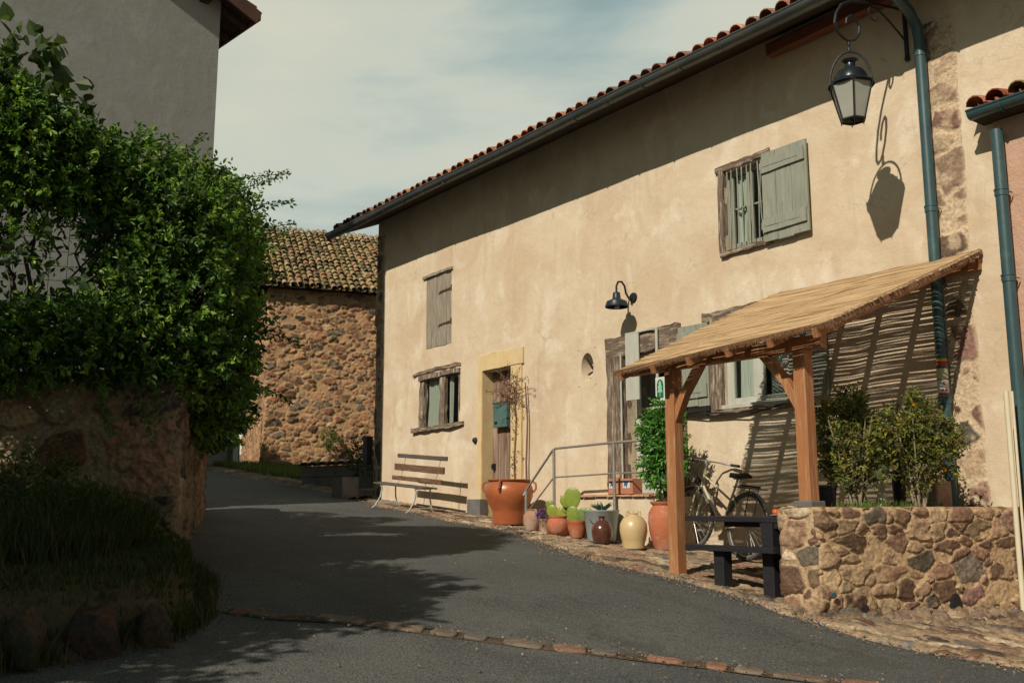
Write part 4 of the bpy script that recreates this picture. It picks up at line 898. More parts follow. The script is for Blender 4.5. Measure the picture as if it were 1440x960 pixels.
boulder('boulder',(-5.42,-7.56,-.66),(.22,.16,.25),3,[(.08,.06,.04),(.04,.045,.03)],'mossy brown boulder at the lower left corner of the view',group='boulders edging the grass bank')
boulder('boulder',(-5.36,-7.86,-.66),(.18,.16,.24),4,[(.09,.055,.04),(.05,.04,.03)],'boulder cut by the left edge of the picture',group='boulders edging the grass bank')
rng=np.random.RandomState(15); n=5200; t=rng.uniform(0,1,n); x=-5.22-.75*t**1.3+rng.normal(size=n)*.05; y=-8.1+1.55*t+rng.normal(size=n)*.05
tag(blades('verge_weeds',x,y,G(x)+.0,np.where(vnoise(x*7,y*7,3)>.5,.13,.045),16,[(.035,.06,.015),(.05,.075,.018),(.11,.09,.04),(.025,.04,.012)],wid=.004,lean=.9),kind='stuff')
rng=np.random.RandomState(17); n=3500; x=rng.uniform(-7.6,-5.6,n); y=np.interp(x,[-7.6,-6.9,-6.1,-5.6],[-5.98,-6.18,-6.47,-6.85])+rng.normal(size=n)*.05
tag(blades('edge_grass',x,y,G(x)+.0,np.where(vnoise(x*5,y*5,3)>.45,.12,.05),18,[(.035,.065,.016),(.05,.08,.018),(.10,.085,.035)],wid=.004,lean=.9),kind='stuff')
# kerb line of stones set in the road
rng=np.random.RandomState(12)
pts=[(-6.35,-6.3),(-6.01,-6.02),(-5.81,-5.67),(-5.32,-5.25),(-4.91,-4.88),(-4.71,-4.63),(-4.19,-4.12),(-3.69,-3.78),(-3.1,-3.35)]
pp=np.array(pts); seg=np.r_[0,np.cumsum(np.linalg.norm(np.diff(pp,axis=0),axis=1))]
mb=MB(); s=np.linspace(0,seg[-1],260); X=np.interp(s,seg,pp[:,0]);Y=np.interp(s,seg,pp[:,1]); t=np.linspace(-.075,.075,13)
dx=np.gradient(X);dy=np.gradient(Y);l=np.hypot(dx,dy); nx,ny=-dy/l,dx/l
XX=X[:,None]+nx[:,None]*t*(1+.5*(fbm(s*3,s*0,4,3)-.5))[:,None];YY=Y[:,None]+ny[:,None]*t; ZZ=G(XX)+.004+.010*(fbm(XX*18,YY*18,5,4)-.3)*(1-np.abs(t)/.075)
cc=np.array((.10,.075,.05))*(.6+.9*fbm(XX*9,YY*9,6,4))[...,None]
mb.grid(XX,YY,ZZ,cc); tag(obj('drain_channel_grit',mb,M['stone'],smooth=True,angle=180,origin=(0,0,0)),kind='structure')
KS=[]; d=.0; k=0
kerb_cols=[(.24,.13,.09),(.20,.155,.115),(.22,.12,.085),(.19,.15,.115),(.15,.13,.11),(.25,.16,.11)]
while d<seg[-1]-.2:
    L_=rng.uniform(.09,.34); gap=rng.uniform(.01,.06) if rng.rand()<.8 else rng.uniform(.08,.2); a=d+L_/2
    x=float(np.interp(a,seg,pp[:,0]));y=float(np.interp(a,seg,pp[:,1])); i=min(max(int(np.searchsorted(seg,a))-1,0),len(pp)-2); dv=pp[i+1]-pp[i]; dv/=np.linalg.norm(dv)
    n1,n2=14,10; th=np.linspace(0,math.pi,n2); ph=np.linspace(0,2*math.pi,2*n1); TH,PH=np.meshgrid(th,ph,indexing='ij'); q=np.stack([np.sin(TH)*np.cos(PH),np.sin(TH)*np.sin(PH),np.cos(TH)],-1); q=np.sign(q)*np.abs(q)**.45
    q=q*(1+.22*(fbm(q[...,0]*2+k*3,q[...,1]*2+q[...,2],k,3)-.5))[...,None]; hw=rng.uniform(.05,.095)
    u_=q[...,0]*L_/2;v_=q[...,1]*hw;w_=q[...,2]*.014
    xx=x+dv[0]*u_-dv[1]*v_;yy=y+dv[1]*u_+dv[0]*v_; zz=G(xx)+.006+w_
    c=np.array(kerb_cols[rng.randint(6)])*rng.uniform(.8,1.2)
    mb=MB(); mb.grid(xx,yy,zz,c*(.7+.6*fbm(u_*20,v_*20,k,3))[...,None]); o=obj('kerb_stone',mb,M['stone'],smooth=True,angle=180)
    KS.append((o,L_,c)); d+=L_+gap; k+=1
ORD=['leftmost','second','third','fourth','fifth','sixth','seventh','eighth','ninth','tenth','eleventh','twelfth','thirteenth','fourteenth','fifteenth','sixteenth','seventeenth','eighteenth','nineteenth','twentieth','twenty-first','twenty-second','twenty-third','twenty-fourth']
for q,(o,L_,c) in enumerate(KS):
    w_=('reddish' if c[0]>c[1]*1.8 else 'brownish' if c[0]>c[1]*1.35 else 'greyish')
    sz='long' if L_>.24 else 'middling' if L_>.15 else 'small'
    tag(o,'%s %s stone, %s in the gutter line crossing the road'%(sz,w_,ORD[q]+('' if q==0 else ' from the left')),'paving stone','row of stones crossing the road')
rng=np.random.RandomState(77); n=2600
x=rng.uniform(-16,-1.5,n); y=rng.uniform(-8,-.1,n); w_=rng.rand(n); edge=elo(x)
y=np.where(w_<.45,edge+rng.normal(size=n)*.12,y); kk=w_>.72; y=np.where(kk,np.interp(x,pp[:,0],pp[:,1])+rng.normal(size=n)*.25-.05,y)
P=np.stack([x,y,G(x)+.018+np.where(y>edge,.02,0)],1); D=rng.normal(size=(n,3)); D[:,2]*=.15
lc=np.array([(.30,.20,.10),(.22,.13,.07),(.36,.29,.17),(.12,.09,.05),(.25,.23,.18)])[rng.randint(5,size=n)]
lt=leaf_cloud('leaf_litter',P,D,rng.uniform(.008,.030,n),rng.uniform(.006,.018,n),lc,M['leaf'],origin=(0,0,0),fold=.1); lt['kind']='stuff'
n=2600; x=rng.uniform(-16,-2,n); y=elo(x)+rng.normal(size=n)*.09-.02; q=rng.rand(n)<.3; y=np.where(q,np.interp(x,pp[:,0],pp[:,1])+rng.normal(size=n)*.12,y); r_=rng.uniform(.004,.013,n); z=G(x)+.012+r_*.4
oc=np.array([(1,0,0),(0,1,0),(-1,0,0),(0,-1,0),(0,0,.8),(0,0,-.8)],float); vs=np.stack([x,y,z],1)[:,None,:]+oc[None]*r_[:,None,None]*rng.uniform(.6,1.3,(n,6,1))
fo=np.array([(0,1,4),(1,2,4),(2,3,4),(3,0,4),(1,0,5),(2,1,5),(3,2,5),(0,3,5)]); f=(fo[None]+6*np.arange(n)[:,None,None]).reshape(-1,3)
gc=np.array([(.32,.24,.16),(.22,.19,.16),(.14,.13,.12),(.28,.16,.11)])[rng.randint(4,size=n)]
mb=MB(); mb.add(vs.reshape(-1,3),f.tolist(),np.repeat(gc,6,axis=0)); gv=obj('loose_gravel',mb,M['stone'],origin=(0,0,0)); gv['kind']='stuff'

# ------------------------------------------------------------------ low front wall and terrace
A0=V(-5.27,-2.12);A1=V(-4.90,-2.14);B1=V(-4.29,-.10)
tw=empty('terrace_wall',(-4.9,-1.6,-.9),'low rubble stone wall of the raised shrub bed on the right','wall')
stonewall('short_face',A0,A1,-1.15,-.005,.22,.15,PAL_LOW+[(.45,.36,.25)]*3,(.44,.32,.20),.030,81,.008,.25,tw,t=(.06,.18),rough=.012,topn=.008)
stonewall('long_face',A1,B1+V(.0,.05),-1.45,-.005,.175,.115,PAL_LOW,MORT,.034,84,.0075,.25,tw,t=(.03,.15),rough=.012,topn=.010)
stonewall('side_face',(-5.27,-.02),A0,-1.0,-.01,.22,.17,PAL_LOW,MORT,.03,83,.02,.2,tw,topn=.01,flip=1)
def drain(x,y,z,w,h,label):
    n=V(.957,-.285)
    mb=MB(); p=V(x,y)+n*.034; t=V(.285,.957)
    k=10; vs=[]
    for q in range(k): 
        a=2*math.pi*q/k; vs.append((p[0]+t[0]*math.cos(a)*w,p[1]+t[1]*math.cos(a)*w,z+math.sin(a)*h))
    vb=[(v[0]-n[0]*.06,v[1]-n[1]*.06,v[2]) for v in vs]
    mb.add(vs+vb,[tuple(range(k)),tuple(range(2*k-1,k-1,-1))]+[(q,(q+1)%k,k+(q+1)%k,k+q) for q in range(k)]); obj('drain_hole',mb,M['dark'],tw,label=label)  # solid plug; the hole's shade is put into its near-black colour
def onB(t): q=A1+(B1-A1)*t; return q
q=onB(.185); drain(q[0],q[1],-.775,.036,.036,'small black plug coloured as the dark of a weep hole')
q=onB(.60); drain(q[0],q[1],-.765,.045,.085,'taller black plug coloured as the dark of a weep hole')
q=onB(.045)+V(.957,-.285)*.05; mb=MB(); mb.lathe((q[0],q[1],-.66),[(.0,.012),(.022,.012),(.026,0)],16,ax=(.957,-.285,0)); obj('marker_disc',mb,M['teal'],tw,smooth=True)
mb=MB(); mb.add([(-5.2,-2.0,-.02),(-4.9,-2.0,-.02),(-4.35,-.02,-.02),(-5.2,-.02,-.02)],[(0,1,2,3)]); obj('bed_soil',mb,M['soil'],tw)
# rubble apron below the wall
U,Tt=np.meshgrid(np.linspace(-.12,1.25,180),np.linspace(0,1,70),indexing='ij')
bx=A1[0]+(B1-A1)[0]*U;by=A1[1]+(B1-A1)[1]*U; n_=V(.957,-.285); wid=np.interp(U,[-.12,0,.4,1,1.25],[.08,.16,.55,1.1,1.3])
X=bx+n_[0]*Tt*wid;Y=by+n_[1]*Tt*wid-.0*Tt
hh,c=stonefield(U*2.1,Tt*wid,.17,.08,88,[(.22,.15,.105),(.27,.20,.135),(.13,.115,.09),(.33,.26,.175),(.17,.12,.09)],(.24,.18,.115),.055,(.02,.08),.045,.35,.3)
Z=G(X)+.005+(1-Tt)**1.6*.02*np.clip(wid/.5,.3,1)+hh*(1-Tt**3)+.01; Z=np.where(Tt>.97,G(X)-.02,Z)
mb=MB(); mb.grid(X,Y,Z,c); obj('rubble_footing',mb,M['stone'],tw,smooth=True,angle=180)
# ivory conduit
mb=MB(); mb.tube([(-4.27,-.36,-.92),(-4.27,-.36,.95)],.021,12); mb.tube([(-4.235,-.33,-.88),(-4.235,-.33,.95)],.011,10)
tag(obj('ivory_tube',mb,M['conduit'],smooth=True),'tall thin ivory plastic tube standing against the wall at the right edge','tube')
# ------------------------------------------------------------------ reed canopy
cn=empty('reed_canopy',(-6,-1.9,gz(-6)),'lean-to canopy of dry reeds on orange pine posts','canopy')
ZW=2.26; OFF=2.32; ZF=1.28
def cz(y,x=-5.7): return ZW+(y/OFF)*(ZW-ZF)+.05*(x+5.7)*(-y/OFF)   # y negative
rng=np.random.RandomState(3)
mb=MB(); NR=212
for i in range(NR):
    t=(i+.5)/NR+rng.uniform(-.38,.38)/NR; y=-.02-(OFF-.02)*t; xl=-6.83-.15*t+rng.uniform(-.03,.03); xr=-4.56+rng.uniform(-.03,.03)
    n=9; pts=[]
    for k in range(n):
        s=k/(n-1); x=xl+(xr-xl)*s
        pts.append((x,y+rng.normal()*.0022,cz(y,x)+.035+rng.normal()*.0025+.012*math.sin(s*9+1)*math.sin(t*5)-.016*abs(math.sin(s*5*math.pi))))
    r_=rng.uniform(.0045,.0078); mb.tube(pts,r_,5,c=np.array([(.52,.36,.19),(.46,.31,.16),(.58,.42,.24),(.38,.24,.12),(.50,.35,.20),(.27,.165,.085)][rng.randint(6)])*rng.uniform(.85,1.15))
obj('reed_mat',mb,M['reed'],cn,smooth=True)
mb=MB()
for i in range(620):
    t=i/620; x=-6.98+t*2.42+rng.normal()*.003; l=rng.uniform(.02,.045); y=-OFF
    mb.tube([(x,y+.02,cz(y,x)+.045),(x+.004,y-.006,cz(y,x)+.03),(x+rng.uniform(.0,.02),y+.004,cz(y,x)+.03-l)],.0028,3)
for i in range(560):
    t=i/560; y=-.03-(OFF-.03)*t; x=-4.56; l=rng.uniform(.025,.05)
    mb.tube([(x-.02,y,cz(y,x)+.045),(x+.005,y,cz(y,x)+.03),(x+.003,y+rng.uniform(-.0,.02),cz(y,x)+.03-l)],.0028,3)
obj('reed_fringe',mb,mat('brown_reed_edge',(.24,.135,.07),(.13,.075,.045),scale=30,bump=0,rough=.8),cn)
for i in range(6):
    xw=-6.80+i*.422; xf=xw-.10+.02*i; mb=MB(); mb.beam((xw,.0,ZW-.03),(xf,-OFF+.01,cz(-OFF,xf)-.025),.05,.075,amp=.001,segs=4,seed=i); obj('rafter',mb,M['orangewood'],cn)
mb=MB(); mb.beam((-7.12,-1.98,1.30),(-4.86,-1.98,1.30),.09,.11,amp=.0015,segs=6); obj('front_beam',mb,M['orangewood'],cn,bevel=.003)
mb=MB(); mb.beam((-6.84,-.035,2.15),(-4.58,-.035,2.15),.05,.10); obj('wall_ledger',mb,M['orangewood'],cn)
for (x,zb) in ((-6.53,gz(-6.53)-.03),(-5.07,.045)):
    mb=MB(); mb.beam((x,-1.98,zb),(x,-1.98,1.245),.115,.115,up=(0,1,0),amp=.0012,segs=8,ch=.10); obj('post',mb,M['orangewood'],cn)
for (xa,xb) in ((-6.50,-6.18),(-5.10,-5.46)):
    mb=MB(); pts=[(xa,.80),(xa+(xb-xa)*.30,1.02),(xb,1.25)]
    mb.beam((xa,-1.98,.78),(xa+(xb-xa)*.42,-1.98,1.04),.07,.085,up=(0,1,0),ch=.1); mb.beam((xa+(xb-xa)*.40,-1.98,1.02),(xb,-1.98,1.26),.0699,.083,up=(0,1,0),ch=.1)
    obj('brace',mb,M['orangewood'],cn)
mb=MB(); mb.box(-5.16,-4.98,-2.07,-1.89,-.01,.045); obj('post_pad',mb,M['plinth'],cn,bevel=.01)
# ------------------------------------------------------------------ stickers on the pipe
def sticker(z0,z1,c,name,label,inner=None):
    mb=MB(); r=.0545; n=14; vs=[]
    for z in (z0,z1):
        for k in range(n+1):
            t=R(-175+170*k/n); vs.append((-4.98+r*math.cos(t),-.085+r*math.sin(t),z))
    mb.add(vs,[(k,k+1,n+2+k,n+1+k) for k in range(n)]); o=obj(name,mb,flat(name+'_ink',c),smooth=True); return tag(o,label,'sticker','stickers round the teal downpipe')
sticker(1.305,1.33,(.60,.34,.05),'yellow_sticker','thin yellow orange band, topmost on the teal downpipe')
sticker(1.265,1.302,(.42,.05,.03),'red_band_sticker','dark red band just under the yellow one on the downpipe')
s1=sticker(1.145,1.24,(.50,.50,.30),'pale_sticker','pale sticker with a yellow lower half on the downpipe')
s2=sticker(1.015,1.135,(.62,.60,.56),'white_sticker','white sticker with red figure on the downpipe')
sticker(.965,1.0,(.45,.06,.06),'crimson_sticker','crimson band with white top edge, lowest on the downpipe')
def decal(poly,parent,c,r=.0555):
    # poly in (angle deg, z)
    mb=MB(); vs=[(-4.98+r*math.cos(R(a)),-.085+r*math.sin(R(a)),z) for a,z in poly]; mb.add(vs,[tuple(range(len(vs)))]); obj('print',mb,flat('print_ink',c),parent)
decal([(-125,1.147),(-60,1.147),(-60,1.19),(-125,1.19)],s1,(.55,.42,.03)); decal([(-60,1.16),(-25,1.16),(-25,1.185),(-60,1.185)],s1,(.55,.42,.03))
decal([(-80,1.06),(-30,1.06),(-45,1.085),(-50,1.115),(-62,1.115),(-66,1.085)],s2,(.6,.03,.03)); decal([(-80,1.03),(-60,1.03),(-60,1.048),(-80,1.048)],s2,(.6,.03,.03)); decal([(-50,1.03),(-30,1.03),(-30,1.048),(-50,1.048)],s2,(.6,.03,.03))
# ------------------------------------------------------------------ street lantern
X0=-5.15
sl_=empty('street_lantern',(X0,0,4.4),'black wrought iron street lantern hanging from a scrolled wall bracket','street lantern')
mb=MB(); mb.beam((X0,-.03,4.36),(X0,-.03,4.96),.035,.025,up=(0,1,0))
arm=[(0,4.84),(-.27,4.80),(-.53,4.75),(-.75,4.70),(-.93,4.65),(-1.07,4.57),(-1.15,4.46),(-1.18,4.36),(-1.13,4.28),(-1.05,4.245),(-.98,4.24),(-.88,4.28),(-.81,4.36),(-.80,4.44),(-.84,4.50),(-.92,4.51),(-.99,4.46),(-1.0,4.41)]
mb.tube([(X0,y,z) for y,z in arm],.013,8)
br=[(-.02,4.50),(-.17,4.58),(-.36,4.665),(-.50,4.71),(-.60,4.70),(-.64,4.64),(-.60,4.58),(-.53,4.575),(-.50,4.62)]
mb.tube([(X0,y,z) for y,z in br],.010,8)
obj('bracket',mb,M['iron'],sl_,smooth=True)
mb=MB(); mb.lathe((X0,-.03,4.30),[(.0,0),(.02,.01),(.028,.03),(.02,.06)],12,cap=False); obj('bracket_finial',mb,M['iron'],sl_,smooth=True)
LX,LY=X0,-.98
mb=MB(); mb.lathe((LX,LY,4.13),[(.0,0),(.012,.0),(.018,.03),(.009,.05),(.016,.07),(.016,.09),(.008,.11),(.008,.13)],12); 
mb.tube([(LX+.14*math.cos(t),LY+.12*math.cos(t),3.82+.315*math.sin(t)) for t in np.linspace(0,math.pi,25)],.010,8)
obj('hanger_hoop',mb,M['iron'],sl_,smooth=True)
mb=MB(); mb.lathe((LX,LY,3.80),[(.205,0),(.195,.018),(.165,.035),(.150,.05),(.145,.09),(.115,.14),(.058,.165),(.048,.18),(.045,.215),(.07,.235),(.075,.25),(.0,.255)],24)
obj('lantern_cap',mb,mat('dark_blue_enamel',(.03,.04,.05),(.02,.025,.03),rough=.3,metal=.5,bump=.05),sl_,smooth=True)
mb=MB();gm=MB(); n=6; rt,rb=.200,.112; zt,zbm=3.80,3.47; a0=R(10)
hx=lambda r,z,k:V(LX+r*math.cos(a0+k*math.pi/3),LY+r*math.sin(a0+k*math.pi/3),z)
for k in range(6):
    mb.tube([hx(rt,zt,k),hx(rb,zbm,k)],.008,6); mb.tube([hx(rt,zt,k),hx(rt,zt,k+1)],.011,6); mb.tube([hx(rb,zbm,k),hx(rb,zbm,k+1)],.010,6)
    mb.lathe(tuple(hx(rt,zt,k)),[(.0,.03),(.008,.028),(.012,.018),(.004,.0)],8); mb.tube([hx(rb,zbm,k),hx(rb,zbm-.025,k)],.005,5)
    gm.add([hx(rt-.006,zt,k),hx(rt-.006,zt,k+1),hx(rb-.006,zbm,k+1),hx(rb-.006,zbm,k)],[(0,1,2,3)])
mb.lathe((LX,LY,3.42),[(.0,0),(.006,.0),(.012,.03),(.03,.05)],10)
obj('lantern_frame',mb,M['iron'],sl_,smooth=True); obj('lantern_glass',gm,M['frost'],sl_)
# gooseneck wall lamp
wl=empty('wall_lamp',(-9.13,0,2.62),'small black gooseneck lamp with a flared shade on the cream wall','wall lamp')
mb=MB(); mb.lathe((-9.13,-.0,2.62),[(.0,-.035),(.055,-.035),(.065,-.02),(.065,.0)],20,ax=(0,1,0)); obj('wall_plate',mb,M['iron'],wl,smooth=True)
mb=MB(); mb.tube([(-9.13,-.03,2.61),(-9.13,-.09,2.60),(-9.13,-.14,2.66),(-9.13,-.16,2.75),(-9.13,-.21,2.80),(-9.13,-.27,2.79),(-9.13,-.30,2.73),(-9.13,-.30,2.66)],.013,10); obj('gooseneck',mb,M['iron'],wl,smooth=True)
mb=MB(); mb.lathe((-9.13,-.30,2.46),[(.145,0),(.148,.012),(.125,.075),(.06,.105),(.052,.12),(.045,.185),(.02,.20),(.0,.20)],28); obj('shade',mb,M['navy'],wl,smooth=True)
mb=MB(); mb.lathe((-9.13,-.30,2.44),[(.0,0),(.03,.01),(.035,.04),(.02,.08)],14); obj('bulb',mb,M['frost'],wl,smooth=True)
# mailbox
mbx=empty('mailbox',(-12.12,.10,1.2),'blue-green metal mailbox hung on the brown plank door','mailbox')
mb=MB(); mb.box(-12.33,-11.98,.06,.16,1.17,1.53); obj('box_body',mb,M['boxgreen'],mbx,bevel=.006)
mb=MB(); mb.box(-12.35,-11.96,.045,.165,1.53,1.555); obj('lid',mb,M['boxgreen'],mbx,bevel=.004)
mb=MB(); mb.box(-12.29,-12.22,.054,.062,1.22,1.26); obj('lock',mb,M['iron'],mbx)
# dried climber
cl=empty('dried_climber',(-11.32,-.06,gz(-11.3)),'dry leafless climber on a brown stem beside the brown door','climber')
rng=np.random.RandomState(31); mb=MB(); mb.tube([(-11.33,-.05,-.2),(-11.34,-.06,.6),(-11.32,-.05,1.2),(-11.36,-.06,1.75)],[.016,.014,.012,.009],6)
mb.tube([(-11.60,-.07,.2),(-11.63,-.06,.7),(-11.58,-.06,1.2),(-11.64,-.06,1.75)],[.009,.009,.008,.006],5)
TP=[]
for k in range(80):
    b=V(-11.62+rng.normal()*.12,-.08,1.62+rng.uniform(-.12,.22)); e=b+V(rng.normal()*.15,-abs(rng.normal())*.10,rng.normal()*.11); mb.tube([b,(b+e)/2+V(0,0,.03),e],.0035,4); TP.append(e)
for k in range(26):
    b=V(-11.60+rng.normal()*.02,-.06,rng.uniform(.1,1.5)); e=b+V(rng.normal()*.07,-.05,rng.normal()*.05); mb.tube([b,e],.003,4); TP.append(e)
obj('stems',mb,mat('dry_brown_stem',(.20,.11,.07),(.13,.07,.05),rough=.9),cl,smooth=True)
TP=np.array(TP); TP=np.repeat(TP,3,0)+rng.normal(size=(len(TP)*3,3))*.012
leaf_cloud('dry_leaves',TP,rng.normal(size=TP.shape),rng.uniform(.02,.045,len(TP)),.02,np.array([(.22,.09,.06),(.28,.14,.09),(.16,.10,.07)])[rng.randint(3,size=len(TP))],M['leaf'],cl)
# ------------------------------------------------------------------ landing, railing
ld=empty('door_landing',(-8.9,-.3,gz(-9)),'raised cream landing with terracotta edge in front of the glazed door','landing')
mb=MB(); mb.box(-9.85,-8.15,-.60,-.03,-.9,.115); mb.box(-10.2,-9.85,-.60,-.03,-.9,-.08)
obj('landing_base',mb,M['plaster'],ld,bevel=.01)
mb=MB()
rng=np.random.RandomState(5)
for i in range(8):
    x=-9.87+i*.217; mb.beam((x,-.58+rng.uniform(-.006,.006),.126),(x+.206,-.58,.126),.12,.02,amp=.003,segs=3,seed=i)
    mb.beam((x,-.45,.130),(x+.212,-.45,.130),.14,.026,amp=.002,segs=2,seed=i+9)
mb.box(-9.25,-8.5,-.38,.12,.125,.155)
obj('terracotta_edge',mb,mat('faded_terracotta_edge',(.45,.22,.14),(.50,.33,.22),scale=9,rough=.9,bump=.4),ld)
rl=empty('handrail',(-9.5,-.66,gz(-9.6)),'thin grey tubular handrail rising to the landing','railing')
yr=-.66
def rpost(x,z0,z1):
    mb=MB(); mb.tube([(x,yr,z0),(x,yr,z1)],.019,10); obj('rail_post',mb,M['railmetal'],rl,smooth=True)
rpost(-10.55,gz(-10.5)-.03,.22); rpost(-9.96,.0,.72); rpost(-8.83,gz(-8.9),.74)
mb=MB(); mb.tube([(-10.56,yr-.03,.14),(-10.56,yr,.20),(-9.99,yr,.70),(-9.93,yr,.725),(-8.83,yr,.745),(-8.25,yr,.745),(-8.22,yr+.03,.745)],.015,10); obj('top_rail',mb,M['railmetal'],rl,smooth=True)
mb=MB(); mb.tube([(-10.53,yr,-.08),(-9.99,yr,.345),(-9.93,yr,.365),(-8.83,yr,.385),(-8.25,yr,.385)],.010,8); obj('lower_rail',mb,M['railmetal'],rl,smooth=True)
# terracotta planter box with blue and white emblem tiles
bp_=empty('planter_box',(-8.85,-.46,.147),'small terracotta window box with blue and white painted squares on the landing','planter')
mb=MB(); mb.beam((-8.86,-.46,.147),(-8.86,-.46,.325),.42,.16,up=(0,1,0),ch=.06); obj('box',mb,mat('rough_terracotta_box',(.42,.20,.13),(.36,.16,.10),scale=8,bump=.3),bp_,bevel=.004)
for a in (-8.98,-8.74):
    mb=MB(); mb.box(a-.07,a+.05,-.5435,-.541,.215,.30); p=obj('painted_square',mb,flat('white_glaze',(.62,.62,.58),.4),bp_)
    mb=MB(); mb.add([(a-.06,-.546,.295),(a+.04,-.546,.295),(a+.01,-.546,.265),(a+.0,-.546,.22),(a-.03,-.546,.25),(a-.05,-.546,.225),(a-.045,-.546,.265)],[tuple(range(7))]); obj('blue_motif',mb,flat('cobalt_glaze',(.05,.10,.25),.4),p)
def jarlet(x,y,z,s,m,label,cat='jar'):
    mb=MB(); mb.lathe((x,y,z),[(0,0),(.04*s,0),(.05*s,.03*s),(.05*s,.06*s),(.035*s,.08*s),(.037*s,.09*s),(.03*s,.09*s),(.03*s,.05*s),(0,.05*s)],18); return tag(obj('small_jar',mb,m,smooth=True),label,cat)
jarlet(-8.98,-.46,.336,.8,M['creamglaze'],'tiny cream jar standing on the terracotta window box')
mb=MB(); mb.lathe((-9.45,-.65,.06),[(0,-.02),(.02,-.02),(.02,.03),(0,.035)],10,ax=(0,1,0)); 
# plaque sign with green emblem
ps=empty('green_plaque',(-8.5,-.2,1.3),'small white plaque with a green arched tree emblem by the glazed door','sign')
mb=MB(); mb.box(-8.565,-8.405,-.215,-.205,1.235,1.52); obj('panel',mb,flat('white_enamel',(.60,.62,.56),.4),ps,bevel=.003)
def plate(name,pts,y,c,parent):
    mb=MB(); mb.add([(x,y,z) for x,z in pts],[tuple(range(len(pts)))]); return obj(name,mb,flat(name+'_paint',c),parent)
ar=[(-8.54,1.27),(-8.43,1.27)]+[(-8.485+.055*math.cos(t),1.42+.075*math.sin(t)) for t in np.linspace(0,math.pi,13)]
em=plate('emblem',ar,-.2175,(.015,.13,.075),ps)
plate('emblem_tree',[(-8.485,1.485),(-8.515,1.44),(-8.50,1.44),(-8.525,1.39),(-8.505,1.39),(-8.53,1.34),(-8.49,1.34),(-8.49,1.29),(-8.478,1.29),(-8.478,1.34),(-8.44,1.34),(-8.465,1.39),(-8.448,1.39),(-8.47,1.44),(-8.458,1.44)][::-1],-.2195,(.25,.52,.38),ps)
mb=MB(); mb.tube([(-8.44,-.2,1.38),(-8.36,-.09,1.38)],.008,6); obj('bracket',mb,M['iron'],ps)
# ------------------------------------------------------------------ bench
bz=(gz(-14.2)+gz(-12.8))/2
bn_=empty('slatted_bench',(-13.50,-.52,bz+.015),'old slatted bench with curved pale iron legs against the wall','bench',rot=(0,R(4.4),0))
def lobj(name,mb,m,parent,**k):
    return obj(name,mb,m,parent,local=True,**k)
ORG[bn_.name]=V(0,0,0)
for i,(y,z) in enumerate([(-.36,.375),(-.29,.382),(-.22,.382),(-.15,.378)]):
    mb=MB(); mb.beam((-.78,y,z),(.70,y,z),.062,.026,amp=.0015,segs=6,seed=i,ch=.4); lobj('seat_slat',mb,M['benchseat'],bn_)
for (y,z,h,m,l) in ((-.05,.47,.07,'benchwood',None),(-.015,.64,.105,'benchwood',None),(.03,.82,.065,'benchseat',None)):
    mb=MB(); mb.beam((-.78,y,z),(.70,y,z),.026,h,amp=.0015,segs=6,seed=int(z*10),ch=.5); lobj('back_slat',mb,M[m],bn_)
for x in (-.55,.50):
    mb=MB(); mb.tube([(x,-.10,.36),(x,-.04,.46),(x,.0,.62),(x,.05,.86)],.009,8); lobj('back_support',mb,M['benchmetal'],bn_,smooth=True)
    mb=MB(); mb.tube([(x,-.38,.36),(x,-.36,.30),(x,-.38,.18),(x,-.46,.04),(x,-.52,.0)],.012,8); lobj('front_leg',mb,M['benchmetal'],bn_,smooth=True)
    mb=MB(); mb.tube([(x,-.12,.36),(x,-.11,.2),(x,-.07,.05),(x,.0,.0)],.012,8); mb.tube([(x,-.38,.36),(x,-.1,.36)],.010,8); mb.tube([(x,-.44,.07),(x,-.08,.07)],.007,6); lobj('rear_leg',mb,M['benchmetal'],bn_,smooth=True)
# ------------------------------------------------------------------ jars and pots
def rootat(name,x,y,label,cat,group=None,dz=0): return empty(name,(x,y,gz(x)+.035+dz),label,cat,group)
def pot(root,prof,m,n=36,name='pot',jit=0): 
    o=ORG[root.name]; mb=MB(); mb.lathe(tuple(o),prof,n,jit=jit); return obj(name,mb,m,root,smooth=True,angle=60)
def soil(root,r,z):
    o=ORG[root.name]; mb=MB(); mb.lathe(tuple(o),[(r,z-.01),(r*.6,z+.006),(0,z+.01)],20); obj('soil',mb,M['soil'],root,smooth=True)
bj=rootat('terracotta_jar',-10.98,-.62,'big glazed orange-brown oil jar with loop handles','jar',dz=.0)
pot(bj,[(0,0),(.215,0),(.225,.03),(.222,.14),(.24,.20),(.285,.28),(.32,.37),(.327,.44),(.31,.50),(.28,.545),(.262,.56),(.29,.575),(.292,.59),(.265,.592),(.25,.56),(.26,.5),(.2,.3),(0,.28)],M['glaze'],48,'jar_body')
for t in (222,302,42,132):
    c,s=math.cos(R(t)),math.sin(R(t)); o=ORG[bj.name]; mb=MB(); mb.tube([o+V(c*r,s*r,z) for r,z in ((.275,.55),(.325,.565),(.365,.53),(.367,.47),(.33,.42))],.0145,10); obj('handle',mb,M['glaze'],bj,smooth=True)
soil(bj,.25,.45)
j=rootat('clay_jug',-10.16,-.86,'dull weathered clay jug with two lugs left of the purple flowers','jug')
pot(j,[(0,0),(.08,0),(.10,.04),(.115,.12),(.105,.19),(.07,.225),(.045,.24),(.055,.26),(.04,.262),(0,.2)],M['terradull'])
for s in (-1,1):
    o=ORG[j.name]; mb=MB(); mb.tube([o+V(s*.05,0,.25),o+V(s*.085,0,.255),o+V(s*.095,0,.21)],.011,8); obj('handle',mb,M['terradull'],j,smooth=True)
pf=rootat('flower_pot',-9.84,-.90,'small faded pot full of purple flowers','flower pot')
